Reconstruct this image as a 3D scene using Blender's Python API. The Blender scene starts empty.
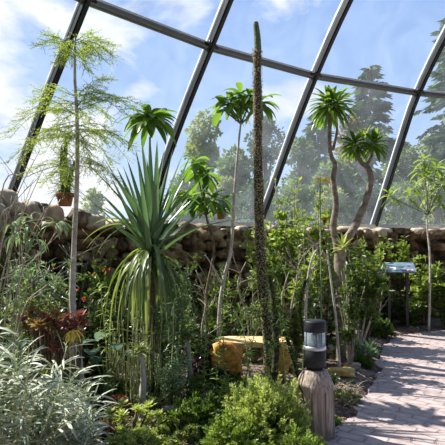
import bpy, math, random
from mathutils import Vector, Matrix, noise
random.seed(7)
V = Vector
PI = math.pi
col = bpy.context.scene.collection
FPX = 477.0; HY = 250.0; EYE = 1.6
R = random.random
U = random.uniform

def at(px, py, D):                 # point seen at a pixel of the photo, at distance D along the view
    return V(((px-222.5)/FPX*D, D, EYE+(HY-py)/FPX*D))
def gnd(px, D, z=0.0):
    return V(((px-222.5)/FPX*D, D, z))

# ------------------------------------------------------------------ materials
def newmat(name):
    m = bpy.data.materials.new(name); m.use_nodes = True
    nt = m.node_tree; nt.nodes.clear()
    out = nt.nodes.new('ShaderNodeOutputMaterial')
    return m, nt, out
def ramp(nt, stops):
    r = nt.nodes.new('ShaderNodeValToRGB')
    e = r.color_ramp.elements
    while len(e) > 1: e.remove(e[0])
    e[0].position = stops[0][0]; e[0].color = (*stops[0][1], 1)
    for p, c in stops[1:]:
        x = e.new(p); x.color = (*c, 1)
    return r
def leafmat(name, c1, c2, trans=.35, rough=.42, tcol=None, spec=.5):
    m, nt, out = newmat(name); L = nt.links
    geo = nt.nodes.new('ShaderNodeNewGeometry')
    r = ramp(nt, [(0, c1), (.75, c2), (1, tuple(min(1, c*1.35) for c in c2))])
    L.new(geo.outputs['Random Per Island'], r.inputs[0])
    p = nt.nodes.new('ShaderNodeBsdfPrincipled')
    L.new(r.outputs[0], p.inputs['Base Color'])
    p.inputs['Roughness'].default_value = rough
    p.inputs['Specular IOR Level'].default_value = spec
    t = nt.nodes.new('ShaderNodeBsdfTranslucent')
    mul = nt.nodes.new('ShaderNodeMix'); mul.data_type = 'RGBA'; mul.blend_type = 'MULTIPLY'; mul.inputs[0].default_value = 1
    L.new(r.outputs[0], mul.inputs[6]); mul.inputs[7].default_value = (*(tcol or (1.6, 1.6, .6)), 1)
    mul.clamp_result = False
    L.new(mul.outputs[2], t.inputs[0])
    mx = nt.nodes.new('ShaderNodeMixShader'); mx.inputs[0].default_value = trans
    L.new(p.outputs[0], mx.inputs[1]); L.new(t.outputs[0], mx.inputs[2]); L.new(mx.outputs[0], out.inputs[0])
    return m
def surf(name, stops, scale=8, detail=5, rough=.8, bump=.3, metal=0, stretch=(1, 1, 1), island=0, spec=.4):
    m, nt, out = newmat(name); L = nt.links
    tc = nt.nodes.new('ShaderNodeTexCoord'); mp = nt.nodes.new('ShaderNodeMapping')
    mp.inputs['Scale'].default_value = stretch
    L.new(tc.outputs['Object'], mp.inputs[0])
    n = nt.nodes.new('ShaderNodeTexNoise'); n.inputs['Scale'].default_value = scale; n.inputs['Detail'].default_value = detail
    L.new(mp.outputs[0], n.inputs['Vector'])
    r = ramp(nt, stops)
    if island:
        geo = nt.nodes.new('ShaderNodeNewGeometry')
        a = nt.nodes.new('ShaderNodeMath'); a.operation = 'MULTIPLY_ADD'
        L.new(geo.outputs['Random Per Island'], a.inputs[0]); a.inputs[1].default_value = island
        s = nt.nodes.new('ShaderNodeMath'); s.operation = 'SUBTRACT'; L.new(n.outputs[0], s.inputs[0]); s.inputs[1].default_value = island/2
        L.new(s.outputs[0], a.inputs[2]); L.new(a.outputs[0], r.inputs[0])
    else:
        L.new(n.outputs[0], r.inputs[0])
    p = nt.nodes.new('ShaderNodeBsdfPrincipled')
    p.inputs['Roughness'].default_value = rough; p.inputs['Metallic'].default_value = metal
    p.inputs['Specular IOR Level'].default_value = spec
    L.new(r.outputs[0], p.inputs['Base Color'])
    if bump:
        b = nt.nodes.new('ShaderNodeBump'); b.inputs['Strength'].default_value = bump; b.inputs['Distance'].default_value = .02
        L.new(n.outputs[0], b.inputs['Height']); L.new(b.outputs[0], p.inputs['Normal'])
    L.new(p.outputs[0], out.inputs[0])
    return m

M = {}
M['green'] = leafmat('leaf_green', (.045, .09, .02), (.125, .195, .045))
M['crown'] = leafmat('leaf_crown', (.06, .13, .02), (.17, .29, .06), trans=.45, rough=.33)
M['bright'] = leafmat('leaf_bright', (.15, .23, .05), (.31, .40, .11), trans=.4)
M['lime'] = leafmat('leaf_lime', (.26, .34, .11), (.52, .57, .24), trans=.35, rough=.5)
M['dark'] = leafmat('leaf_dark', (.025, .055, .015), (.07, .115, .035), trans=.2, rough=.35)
M['olive'] = leafmat('leaf_olive', (.12, .17, .06), (.26, .31, .12), trans=.3)
M['silver'] = leafmat('leaf_silver', (.19, .24, .15), (.52, .56, .44), trans=.2, rough=.55, tcol=(1, 1.1, .8))
M['greygreen'] = leafmat('leaf_greygreen', (.18, .27, .15), (.36, .46, .27), trans=.25, rough=.5, tcol=(1, 1.2, .7))
M['yucca'] = leafmat('leaf_yucca', (.05, .11, .055), (.16, .25, .13), trans=.2, rough=.35, tcol=(1.1, 1.4, .8))
M['strap'] = leafmat('leaf_strap', (.08, .13, .05), (.30, .36, .17), trans=.35, rough=.4)
M['feather'] = leafmat('leaf_feather', (.24, .34, .07), (.42, .5, .14), trans=.45, rough=.6)
M['red'] = leafmat('leaf_red', (.13, .05, .05), (.34, .19, .15), trans=.25, rough=.35, tcol=(1.6, .8, .6))
M['redtip'] = leafmat('leaf_redgreen', (.2, .08, .06), (.34, .30, .12), trans=.25, rough=.35, tcol=(1.4, 1, .6))
M['purple'] = leafmat('leaf_purple', (.03, .01, .02), (.09, .03, .05), trans=.15, rough=.3, tcol=(1.6, .8, .9))
M['rust'] = leafmat('leaf_rust', (.2, .09, .05), (.38, .2, .11), trans=.2, rough=.6, tcol=(1.2, 1, .7))
M['litter'] = leafmat('leaf_litter', (.1, .06, .035), (.36, .23, .15), trans=.05, rough=.8, tcol=(1, 1, 1))
M['straw'] = leafmat('straw', (.28, .22, .14), (.5, .42, .3), trans=.1, rough=.7, tcol=(1, 1, .8))
M['flower_red'] = leafmat('petal_red', (.7, .05, .03), (.85, .12, .06), trans=.3, rough=.5, tcol=(1, .6, .5))
M['flower_yellow'] = leafmat('petal_yellow', (.85, .65, .05), (.9, .8, .25), trans=.3, rough=.5, tcol=(1, 1, .6))
M['far_conifer'] = leafmat('far_conifer', (.035, .08, .05), (.09, .16, .085), trans=.2, rough=.7)
M['far_green'] = leafmat('far_green', (.07, .13, .05), (.18, .25, .09), trans=.3, rough=.7)
M['far_pale'] = leafmat('far_pale', (.17, .22, .08), (.32, .36, .15), trans=.3, rough=.7)
M['far_brown'] = leafmat('far_brown', (.2, .15, .08), (.34, .26, .14), trans=.2, rough=.7)
M['bark_grey'] = surf('bark_grey', [(.3, (.22, .20, .17)), (.55, (.42, .40, .35)), (.75, (.58, .56, .5))], 14, rough=.85, bump=.5, stretch=(1, 1, .4))
M['bark_pale'] = surf('bark_pale', [(.3, (.34, .31, .26)), (.6, (.58, .55, .48)), (.8, (.7, .68, .6))], 22, rough=.8, bump=.3)
M['bark_brown'] = surf('bark_brown', [(.3, (.09, .06, .04)), (.6, (.22, .16, .11)), (.8, (.34, .27, .2))], 18, rough=.9, bump=.6)
M['stem_green'] = surf('stem_green', [(.3, (.10, .17, .05)), (.7, (.25, .34, .11))], 20, rough=.6, bump=.1)
M['stem_pale'] = surf('stem_palegreen', [(.3, (.35, .38, .18)), (.7, (.58, .58, .34))], 20, rough=.6, bump=.1)
M['spiny_dark'] = surf('spiny_dark_skin', [(.4, (.02, .022, .012)), (.65, (.09, .1, .045))], 40, rough=.85, bump=.6)
M['bark_mid'] = surf('bark_mid', [(.3, (.13, .105, .08)), (.55, (.28, .235, .185)), (.75, (.42, .37, .3))], 18, rough=.9, bump=.6)
M['twig'] = surf('twig_dry', [(.3, (.28, .23, .17)), (.7, (.55, .48, .38))], 30, rough=.85, bump=.2)
M['cactus'] = surf('cactus_skin', [(.42, (.02, .018, .01)), (.52, (.07, .06, .03)), (.6, (.42, .38, .2))], 70, detail=2, rough=.8, bump=.8)
M['cactus_tip'] = surf('cactus_tip', [(.35, (.05, .09, .04)), (.65, (.2, .27, .13))], 60, rough=.8, bump=.6)
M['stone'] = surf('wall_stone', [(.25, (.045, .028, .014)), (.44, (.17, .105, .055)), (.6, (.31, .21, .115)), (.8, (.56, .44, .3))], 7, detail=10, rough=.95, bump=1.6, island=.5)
M['sunlit_capstone'] = surf('sunlit_capstone', [(.25, (.10, .07, .045)), (.42, (.30, .22, .14)), (.6, (.52, .42, .3)), (.8, (.74, .64, .5))], 7, detail=10, rough=.95, bump=1.4, island=.4)  # wall stone in a paler tone, painting sunlight onto the top course
M['mortar'] = surf('mortar', [(.3, (.025, .018, .012)), (.7, (.08, .06, .04))], 12, rough=.95, bump=.8)
M['rock_yellow'] = surf('rock_yellow', [(.3, (.5, .33, .1)), (.7, (.8, .6, .22))], 12, rough=.85, bump=.6)
M['rock_pale'] = surf('rock_pale', [(.3, (.3, .25, .2)), (.7, (.62, .55, .47))], 12, rough=.9, bump=.6)
M['bench_top'] = surf('bench_top_wood', [(.25, (.42, .24, .09)), (.5, (.78, .52, .24)), (.75, (.9, .72, .42))], 9, detail=7, rough=.7, bump=.4, stretch=(.5, 3, 3))
M['bench_side'] = surf('bench_edge_wood', [(.3, (.34, .13, .03)), (.5, (.72, .34, .08)), (.7, (.85, .5, .16))], 16, detail=7, rough=.75, bump=.8)
M['post_wood'] = surf('post_wood', [(.3, (.2, .15, .12)), (.5, (.4, .32, .26)), (.72, (.6, .51, .44))], 10, detail=8, rough=.9, bump=.7, stretch=(5, 5, .6))
M['terracotta'] = surf('terracotta', [(.3, (.42, .15, .06)), (.7, (.6, .25, .11))], 10, rough=.8, bump=.1)
M['alu'] = surf('aluminium_light', [(.3, (.62, .64, .66)), (.7, (.75, .77, .79))], 3, rough=.4, bump=0, metal=.5)
M['alu_dark'] = surf('aluminium_dark', [(.3, (.03, .033, .036)), (.7, (.05, .053, .057))], 3, rough=.38, bump=0, metal=.5)
M['alu_mid'] = surf('aluminium_mid', [(.3, (.16, .17, .18)), (.7, (.22, .23, .24))], 3, rough=.35, bump=0, metal=.5)
M['groove'] = surf('rubber_black', [(.3, (.015, .015, .016)), (.7, (.03, .03, .03))], 3, rough=.6, bump=0)
M['lamp_black'] = surf('lamp_black', [(.3, (.016, .018, .021)), (.7, (.026, .029, .033))], 8, rough=.5, bump=0, spec=.3)
M['white_ring'] = surf('lamp_reflector', [(.3, (.5, .52, .53)), (.7, (.66, .68, .69))], 8, rough=.3, bump=0, metal=.6)
M['sign_post'] = surf('sign_post', [(.3, (.03, .03, .03)), (.7, (.05, .05, .05))], 8, rough=.5, bump=0)
M['plaque'] = surf('white_print', [(.3, (.6, .64, .68)), (.7, (.75, .78, .8))], 30, rough=.25, bump=0)
M['photo_blue'] = surf('print_blue', [(.35, (.10, .15, .2)), (.6, (.19, .26, .32)), (.8, (.4, .46, .5))], 9, rough=.35, bump=0)
M['print_dark'] = surf('print_dark', [(.3, (.05, .07, .09)), (.7, (.1, .12, .14))], 9, rough=.2, bump=0)
M['print_pink'] = surf('print_pink', [(.3, (.5, .28, .28)), (.7, (.75, .5, .48))], 40, rough=.2, bump=0)

def m_soil():
    m, nt, out = newmat('soil_mulch'); L = nt.links
    tc = nt.nodes.new('ShaderNodeTexCoord')
    n = nt.nodes.new('ShaderNodeTexNoise'); n.inputs['Scale'].default_value = 3; n.inputs['Detail'].default_value = 6
    v = nt.nodes.new('ShaderNodeTexVoronoi'); v.inputs['Scale'].default_value = 38
    L.new(tc.outputs['Object'], n.inputs['Vector']); L.new(tc.outputs['Object'], v.inputs['Vector'])
    r = ramp(nt, [(.3, (.09, .06, .045)), (.55, (.2, .14, .105)), (.75, (.32, .24, .19))])
    a = nt.nodes.new('ShaderNodeMath'); a.operation = 'MULTIPLY_ADD'
    sp = nt.nodes.new('ShaderNodeSeparateColor'); L.new(v.outputs['Color'], sp.inputs[0])
    L.new(sp.outputs[0], a.inputs[0]); a.inputs[1].default_value = .5
    s = nt.nodes.new('ShaderNodeMath'); s.operation = 'SUBTRACT'; L.new(n.outputs[0], s.inputs[0]); s.inputs[1].default_value = .25
    L.new(s.outputs[0], a.inputs[2]); L.new(a.outputs[0], r.inputs[0])
    p = nt.nodes.new('ShaderNodeBsdfPrincipled'); p.inputs['Roughness'].default_value = .95
    b = nt.nodes.new('ShaderNodeBump'); b.inputs['Strength'].default_value = .8; b.inputs['Distance'].default_value = .02
    L.new(v.outputs['Distance'], b.inputs['Height']); L.new(b.outputs[0], p.inputs['Normal'])
    L.new(r.outputs[0], p.inputs['Base Color']); L.new(p.outputs[0], out.inputs[0])
    return m
M['soil'] = m_soil()
def m_path():
    m, nt, out = newmat('stamped_paving'); L = nt.links
    tc = nt.nodes.new('ShaderNodeTexCoord')
    n0 = nt.nodes.new('ShaderNodeTexNoise'); n0.inputs['Scale'].default_value = 2.2; n0.inputs['Detail'].default_value = 3
    L.new(tc.outputs['Object'], n0.inputs['Vector'])
    va = nt.nodes.new('ShaderNodeVectorMath'); va.operation = 'MULTIPLY_ADD'
    L.new(n0.outputs['Color'], va.inputs[0]); va.inputs[1].default_value = (.22, .22, 0); L.new(tc.outputs['Object'], va.inputs[2])
    mp = nt.nodes.new('ShaderNodeMapping'); mp.inputs['Rotation'].default_value = (0, 0, math.radians(38))
    L.new(va.outputs[0], mp.inputs[0])
    bt = nt.nodes.new('ShaderNodeTexBrick'); bt.inputs['Scale'].default_value = 1
    bt.inputs['Brick Width'].default_value = .30; bt.inputs['Row Height'].default_value = .12
    bt.inputs['Mortar Size'].default_value = .012; bt.inputs['Mortar Smooth'].default_value = .4
    bt.inputs['Color1'].default_value = (.46, .37, .345, 1); bt.inputs['Color2'].default_value = (.54, .45, .425, 1)
    bt.inputs['Mortar'].default_value = (.34, .265, .245, 1)
    L.new(mp.outputs[0], bt.inputs['Vector'])
    n = nt.nodes.new('ShaderNodeTexNoise'); n.inputs['Scale'].default_value = 9; n.inputs['Detail'].default_value = 6
    L.new(tc.outputs['Object'], n.inputs['Vector'])
    r = ramp(nt, [(.3, (.72, .7, .7)), (.7, (1.15, 1.12, 1.1))]); L.new(n.outputs[0], r.inputs[0])
    mul = nt.nodes.new('ShaderNodeMix'); mul.data_type = 'RGBA'; mul.blend_type = 'MULTIPLY'; mul.inputs[0].default_value = 1
    L.new(bt.outputs['Color'], mul.inputs[6]); L.new(r.outputs[0], mul.inputs[7])
    p = nt.nodes.new('ShaderNodeBsdfPrincipled'); p.inputs['Roughness'].default_value = .8
    L.new(mul.outputs[2], p.inputs['Base Color'])
    b = nt.nodes.new('ShaderNodeBump'); b.inputs['Strength'].default_value = .6; b.inputs['Distance'].default_value = .01; b.invert = True
    L.new(bt.outputs['Fac'], b.inputs['Height']); L.new(b.outputs[0], p.inputs['Normal'])
    L.new(p.outputs[0], out.inputs[0])
    return m
M['path'] = m_path()
def m_glass(name, haze, tint):
    m, nt, out = newmat(name); L = nt.links
    tr = nt.nodes.new('ShaderNodeBsdfTransparent'); tr.inputs[0].default_value = (*tint, 1)
    gl = nt.nodes.new('ShaderNodeBsdfGlossy'); gl.inputs['Roughness'].default_value = .02
    fr = nt.nodes.new('ShaderNodeFresnel'); fr.inputs[0].default_value = 1.35
    mx = nt.nodes.new('ShaderNodeMixShader'); L.new(fr.outputs[0], mx.inputs[0]); L.new(tr.outputs[0], mx.inputs[1]); L.new(gl.outputs[0], mx.inputs[2])
    tl = nt.nodes.new('ShaderNodeBsdfTranslucent'); tl.inputs[0].default_value = (.75, .85, .95, 1)
    tc = nt.nodes.new('ShaderNodeTexCoord'); n = nt.nodes.new('ShaderNodeTexNoise'); n.inputs['Scale'].default_value = 1.3; n.inputs['Detail'].default_value = 5; n.inputs['Distortion'].default_value = 1.5
    L.new(tc.outputs['Object'], n.inputs['Vector'])
    r = ramp(nt, [(.3, (haze*.5,)*3), (.7, (haze*1.5,)*3)]); L.new(n.outputs[0], r.inputs[0])
    m2 = nt.nodes.new('ShaderNodeMixShader'); L.new(r.outputs[0], m2.inputs[0]); L.new(mx.outputs[0], m2.inputs[1]); L.new(tl.outputs[0], m2.inputs[2])
    L.new(m2.outputs[0], out.inputs[0])
    return m
M['glass'] = m_glass('glazing', .06, (.96, .98, 1))
M['lens'] = m_glass('lamp_lens', .3, (.9, .95, .95))
M['lawn'] = surf('lawn', [(.3, (.06, .12, .03)), (.7, (.14, .22, .06))], 2, rough=.9, bump=.2)

# ------------------------------------------------------------------ mesh builder
class MB:
    def __init__(s): s.v = []; s.f = []
    def tube(s, pts, rad, n=6, cap=True, lump=0):
        k = len(pts)
        if not hasattr(rad, '__len__'): rad = [rad]*k
        ref = V((0.13, 1, 0.21)).normalized(); b0 = len(s.v)
        for i, p in enumerate(pts):
            t = (pts[min(i+1, k-1)]-pts[max(i-1, 0)])
            if t.length < 1e-9: t = V((0, 0, 1))
            t.normalize()
            if abs(t.dot(ref)) > .95: ref = V((1, .1, .1)).normalized()
            a = t.cross(ref).normalized(); b = a.cross(t).normalized()
            for j in range(n):
                w = 2*PI*j/n
                rr = rad[i]*(1+(U(-lump, lump) if lump else 0))
                s.v.append(p+(a*math.cos(w)+b*math.sin(w))*rr)
        for i in range(k-1):
            for j in range(n):
                q = b0+i*n; j2 = (j+1) % n
                s.f.append((q+j, q+j2, q+n+j2, q+n+j))
        if cap:
            s.f.append(tuple(b0+j for j in range(n))[::-1]); s.f.append(tuple(b0+(k-1)*n+j for j in range(n)))
    def lathe(s, c, prof, n=24, wob=0):
        b0 = len(s.v); k = len(prof)
        ph = [1+U(-wob, wob) for _ in range(n)]
        for r, z in prof:
            for j in range(n):
                w = 2*PI*j/n
                s.v.append(c+V((math.cos(w)*r*ph[j], math.sin(w)*r*ph[j], z)))
        for i in range(k-1):
            for j in range(n):
                q = b0+i*n; j2 = (j+1) % n
                s.f.append((q+j, q+j2, q+n+j2, q+n+j))
        s.f.append(tuple(b0+j for j in range(n))[::-1]); s.f.append(tuple(b0+(k-1)*n+j for j in range(n)))
    def box(s, c, size, mat=None):
        b0 = len(s.v); mat = mat or Matrix.Identity(3)
        for x in (-.5, .5):
            for y in (-.5, .5):
                for z in (-.5, .5):
                    s.v.append(c+mat@V((x*size[0], y*size[1], z*size[2])))
        for f in ((0, 1, 3, 2), (4, 6, 7, 5), (0, 4, 5, 1), (2, 3, 7, 6), (0, 2, 6, 4), (1, 5, 7, 3)):
            s.f.append(tuple(b0+i for i in f))
    def sliver(s, p, d, nrm, l, w, fold=.25):        # small four-point folded leaf
        side = d.cross(nrm)
        if side.length < 1e-6: side = V((1, 0, 0))
        side.normalize(); b = len(s.v)
        mid = p+d*l*.45
        s.v += [p, mid+side*w*.5+nrm*w*fold, p+d*l, mid-side*w*.5+nrm*w*fold]
        s.f += [(b, b+1, b+2), (b, b+2, b+3)]
    def leaf(s, p, d, l, w, droop=.5, n=6, fold=.2, shape='ellip', twist=0):
        d = d.normalized(); b = len(s.v); step = l/n
        side = d.cross(V((0, 0, 1)))
        if side.length < .05: side = V((U(-1, 1), U(-1, 1), 0))
        side.normalize()
        if twist: side = (Matrix.Rotation(twist, 3, d)@side)
        for i in range(n+1):
            t = i/n
            if shape == 'ellip': ww = w*max(.06, math.sin(PI*min(1, t*.93+.05))**.8)
            elif shape == 'blunt': ww = w*max(.05, math.sin(PI*t**1.35*.96+.03)**.6)
            elif shape == 'sword': ww = w*(1-.45*t if t < .5 else .775*(1-(t-.5)*2)**.7+.01)
            elif shape == 'obov': ww = w*max(.1, math.sin(PI*t**1.5*.97+.03))
            nn = side.cross(d).normalized()
            s.v += [p-side*ww*.5+nn*fold*ww, V(p), p+side*ww*.5+nn*fold*ww]
            d = (d+V((0, 0, -1))*droop/n).normalized()
            side = (side-d*side.dot(d)).normalized()
            p = p+d*step
        for i in range(n):
            q = b+i*3
            s.f += [(q, q+1, q+4, q+3), (q+1, q+2, q+5, q+4)]
    def rock(s, c, size, seed=0, sub=2, rz=0, rough=.35):
        vs, fs = ICO[sub]; b = len(s.v); o = V((seed*3.1, seed*1.7, seed*.9))
        ca, sa = math.cos(rz), math.sin(rz)
        for v in vs:
            k = 1+rough*noise.noise(v*1.1+o)+rough*.4*noise.noise(v*3+o)
            q = V([max(-.78, min(.78, x)) for x in v])*k*1.15
            q = V((q.x*size[0]*.5, q.y*size[1]*.5, q.z*size[2]*.5))
            s.v.append(c+V((q.x*ca-q.y*sa, q.x*sa+q.y*ca, q.z)))
        s.f += [tuple(b+i for i in f) for f in fs]
    def build(s, name, mat, parent=None, smooth=True, origin=None):
        me = bpy.data.meshes.new(name)
        o = bpy.data.objects.new(name, me); col.objects.link(o)
        if parent is not None:
            off = V(parent['_loc']); o.parent = parent
        elif origin is not None: off = V(origin); o.location = off
        else: off = V((0, 0, 0))
        me.from_pydata([tuple(v-off) for v in s.v], [], s.f)
        if smooth: me.polygons.foreach_set('use_smooth', [True]*len(me.polygons))
        me.materials.append(M[mat]); me.update()
        o['_loc'] = tuple(off)
        return o
def ico(sub):
    import bmesh
    bm = bmesh.new(); bmesh.ops.create_icosphere(bm, subdivisions=sub, radius=1)
    r = ([v.co.copy() for v in bm.verts], [tuple(v.index for v in f.verts) for f in bm.faces]); bm.free(); return r
ICO = {1: ico(1), 2: ico(2), 3: ico(3)}

def tag(o, label=None, cat=None, group=None, kind=None):
    if label: o['label'] = label
    if cat: o['category'] = cat
    if group: o['group'] = group
    if kind: o['kind'] = kind
    return o
def thing(name, loc, label, cat, group=None):
    o = bpy.data.objects.new(name, None); col.objects.link(o); o.location = loc
    o.empty_display_size = .1; o['_loc'] = tuple(loc)
    return tag(o, label, cat, group)
def smooth_path(pts, k=5):
    out = []; n = len(pts)
    for i in range(n-1):
        p0, p1, p2, p3 = pts[max(i-1, 0)], pts[i], pts[i+1], pts[min(i+2, n-1)]
        for j in range(k):
            t = j/k
            out.append(.5*((2*p1)+(-p0+p2)*t+(2*p0-5*p1+4*p2-p3)*t*t+(-p0+3*p1-3*p2+p3)*t**3))
    out.append(pts[-1].copy()); return out
def lerp(a, b, t): return a+(b-a)*t
def radii(n, a, b, p=1): return [lerp(a, b, (i/(n-1))**p) for i in range(n)]
def rdir(zmin=-1, zmax=1):
    z = U(zmin, zmax); a = U(0, 2*PI); r = math.sqrt(max(0, 1-z*z)); return V((r*math.cos(a), r*math.sin(a), z))

# ------------------------------------------------------------------ setting: ground and path
PATH = [(.72, 3.75), (.99, 4.19), (1.36, 4.83), (1.78, 5.65), (2.05, 6.25), (2.3, 7.06), (2.74, 8.03), (3.3, 8.87), (3.95, 9.3), (4.8, 9.55), (6.2, 9.7), (9, 9.6), (9, -3), (-.6, -3), (-.2, 0), (.1, 2.0), (.35, 3.1)]
def inpath(x, y):
    c = False; n = len(PATH)
    for i in range(n):
        x1, y1 = PATH[i]; x2, y2 = PATH[(i+1) % n]
        if (y1 > y) != (y2 > y) and x < (x2-x1)*(y-y1)/(y2-y1)+x1: c = not c
    return c
def pdist(x, y):
    d = 9; n = len(PATH); p = V((x, y))
    for i in range(n):
        a = V(PATH[i]); b = V(PATH[(i+1) % n]); t = max(0, min(1, (p-a).dot(b-a)/(b-a).length_squared))
        d = min(d, (p-a-(b-a)*t).length)
    return d
def soil_z(x, y):
    d = pdist(x, y)
    if inpath(x, y): return -.05
    return -.03+.09*min(1, d/.25)+.035*noise.noise(V((x*2.2, y*2.2, 0)))*min(1, d/.3)
mb = MB(); nx, ny = 130, 120
x0, x1, y0, y1 = -8, 9, -1, 12.3
for j in range(ny+1):
    for i in range(nx+1):
        x = lerp(x0, x1, i/nx); y = lerp(y0, y1, j/ny)
        mb.v.append(V((x, y, soil_z(x, y))))
for j in range(ny):
    for i in range(nx):
        q = j*(nx+1)+i; mb.f.append((q, q+1, q+nx+2, q+nx+1))
tag(mb.build('ground', 'soil'), 'dark mulched soil of the planting bed', 'soil', kind='structure')
mb = MB(); pp = []
for i in range(len(PATH)):
    a = V(PATH[i]); b = V(PATH[(i+1) % len(PATH)]); k = 6 if i < 9 or i > 13 else 1
    for j in range(k):
        p = lerp(a, b, j/k); w = .05 if k > 1 else 0
        pp.append(V((p.x+U(-w, w), p.y+U(-w, w), 0)))
mb.v = [V((p.x, p.y, .012)) for p in pp]+[V((p.x, p.y, -.06)) for p in pp]
n = len(pp); mb.f = [tuple(range(n))[::-1]]+[(i, i+n, (i+1) % n+n, (i+1) % n) for i in range(n)]
tag(mb.build('floor', 'path', smooth=False), 'pinkish stamped paving of the curving footpath', 'path', kind='structure')
mb = MB(); mb.v = [V((-90, 8, -.1)), V((90, 8, -.1)), V((90, 120, -.1)), V((-90, 120, -.1))]; mb.f = [(0, 1, 2, 3)]
tag(mb.build('lawn', 'lawn'), 'green lawn outside the glasshouse', 'lawn', kind='structure')

# ------------------------------------------------------------------ setting: glasshouse frame
nodes = [(-3.1, 4.45, -.79, .61, 2.9), (-1.76, 6.10, -.72, .69, 2.65), (-.213, 7.52, -.616, .788, 2.15), (1.68, 8.77, -.47, .88, 1.9), (3.96, 9.72, -.31, .95, 1.45), (6.4, 10.3, -.17, .985, 1.3)]
ZB, ZN = 2.16, 4.8
def prof(t0, z):                      # outward offset at height
    pts = [(t0, ZB), (t0*.72, 2.9), (t0*.36, 3.9), (0, ZN), (-.9, 5.8), (-1.9, 6.6), (-3.1, 7.25), (-4.5, 7.75), (-6, 8.0)]
    return [V((a, 0, b)) for a, b in pts]
ribs = []
for x, y, dx, dy, t0 in nodes:
    pr = smooth_path(prof(t0, 0), 4)
    ribs.append([V((x+dx*p.x, y+dy*p.x, p.z)) for p in pr])
def sweep_rect(pts, side, w, d, off, outv=None):
    m = MB(); k = len(pts)
    for i, p in enumerate(pts):
        t = (pts[min(i+1, k-1)]-pts[max(i-1, 0)]).normalized()
        o = side.cross(t).normalized()
        if o.z < -.01 or (o.y < 0 and abs(o.z) < .3): o = -o
        for a, b in ((-1, -1), (1, -1), (1, 1), (-1, 1)):
            m.v.append(p+side*a*w/2+o*(off+b*d/2))
    for i in range(k-1):
        for j in range(4):
            q = i*4; m.f.append((q+j, q+(j+1) % 4, q+4+(j+1) % 4, q+4+j))
    m.f += [(0, 1, 2, 3), (4*k-4, 4*k-3, 4*k-2, 4*k-1)]
    return m
trim = 0
names = ['beyond the left edge', 'at the far left', 'second from left', 'in the middle', 'towards the right', 'beyond the right edge']
for i, (x, y, dx, dy, t0) in enumerate(nodes):
    side = V((-dy, dx, 0)).normalized()
    trim += 1
    r = sweep_rect(ribs[i], side, .085, .13, -.02).build('trim_%d' % trim, 'alu_dark', smooth=False)
    tag(r, 'curved metal rib of the glasshouse '+names[i], 'rib', kind='structure')
    sweep_rect(ribs[i], side, .088, .035, .07).build('glazing_cap', 'alu', r, smooth=False)
    sweep_rect(ribs[i], side, .05, .03, -.10).build('inner_flange', 'alu_dark', r, smooth=False)
    for sx in (-1, 1):
        m = sweep_rect([p+side*sx*.046 for p in ribs[i]], side, .012, .02, .03); m.build('gasket', 'groove', r, smooth=False)
    m = MB(); q = ribs[i][12]; inn = V((-dx, -dy, 0))
    m.tube([q+inn*.10+side*.07+V((0, 0, .06)), q+inn*.16+side*.09, q+inn*.12+side*.08-V((0, 0, .07))], .014, 6)
    m.tube([q+inn*.05-side*.12, q+inn*.13, q+inn*.05+side*.12], .03, 8)
    m.build('clamp', 'alu_dark', r)
for lv, rad in ((12, .062), (24, .062)):
    trim += 1; m = MB(); c = MB()
    P = [ribs[i][lv] for i in range(6)]; S = [lerp(P[a], P[a+1], j/4) for a in range(5) for j in range(4)]+[P[-1]]
    m.tube(S, rad, 12)
    o = tag(m.build('trim_%d' % trim, 'alu_mid'), 'horizontal metal purlin crossing the ribs'+(' below the sky panes' if lv == 12 else ' high overhead'), 'purlin', kind='structure')
    c.tube([p+V((.022, -.045, .034)) for p in S], .02, 8); c.build('purlin_highlight', 'alu', o)  # paler strip stands in for the sunlit edge of the purlin
# sill
base = smooth_path([r[0] for r in ribs], 8)
def inward(i):
    t = (base[min(i+1, len(base)-1)]-base[max(i-1, 0)]).normalized(); return V((t.y, -t.x, 0)).normalized()
m = MB(); k = len(base)
for i, p in enumerate(base):
    n_ = inward(i)
    for a, b in ((-.09, -.05), (.12, -.05), (.12, .03), (-.09, .03)): m.v.append(p+n_*a+V((0, 0, b)))
for i in range(k-1):
    for j in range(4):
        q = i*4; m.f.append((q+j, q+(j+1) % 4, q+4+(j+1) % 4, q+4+j))
trim += 1
tag(m.build('trim_%d' % trim, 'alu', smooth=False), 'pale metal sill under the glazing on the stone wall', 'sill', kind='structure')
w = 0
for i in range(5):
    for a, b in ((0, 12), (12, 24)):
        w += 1; m = MB(); NU = 6
        for j in range(a, b+1):
            for u in range(NU+1):
                t = u/NU; p = lerp(ribs[i][j], ribs[i+1][j], t)
                m.v.append(p)
        for j in range(b-a):
            for u in range(NU):
                q = j*(NU+1)+u; m.f.append((q, q+1, q+NU+2, q+NU+1))
        tag(m.build('window_%d' % w, 'glass'), 'clear glazing pane between the ribs', 'window', kind='structure')

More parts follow.
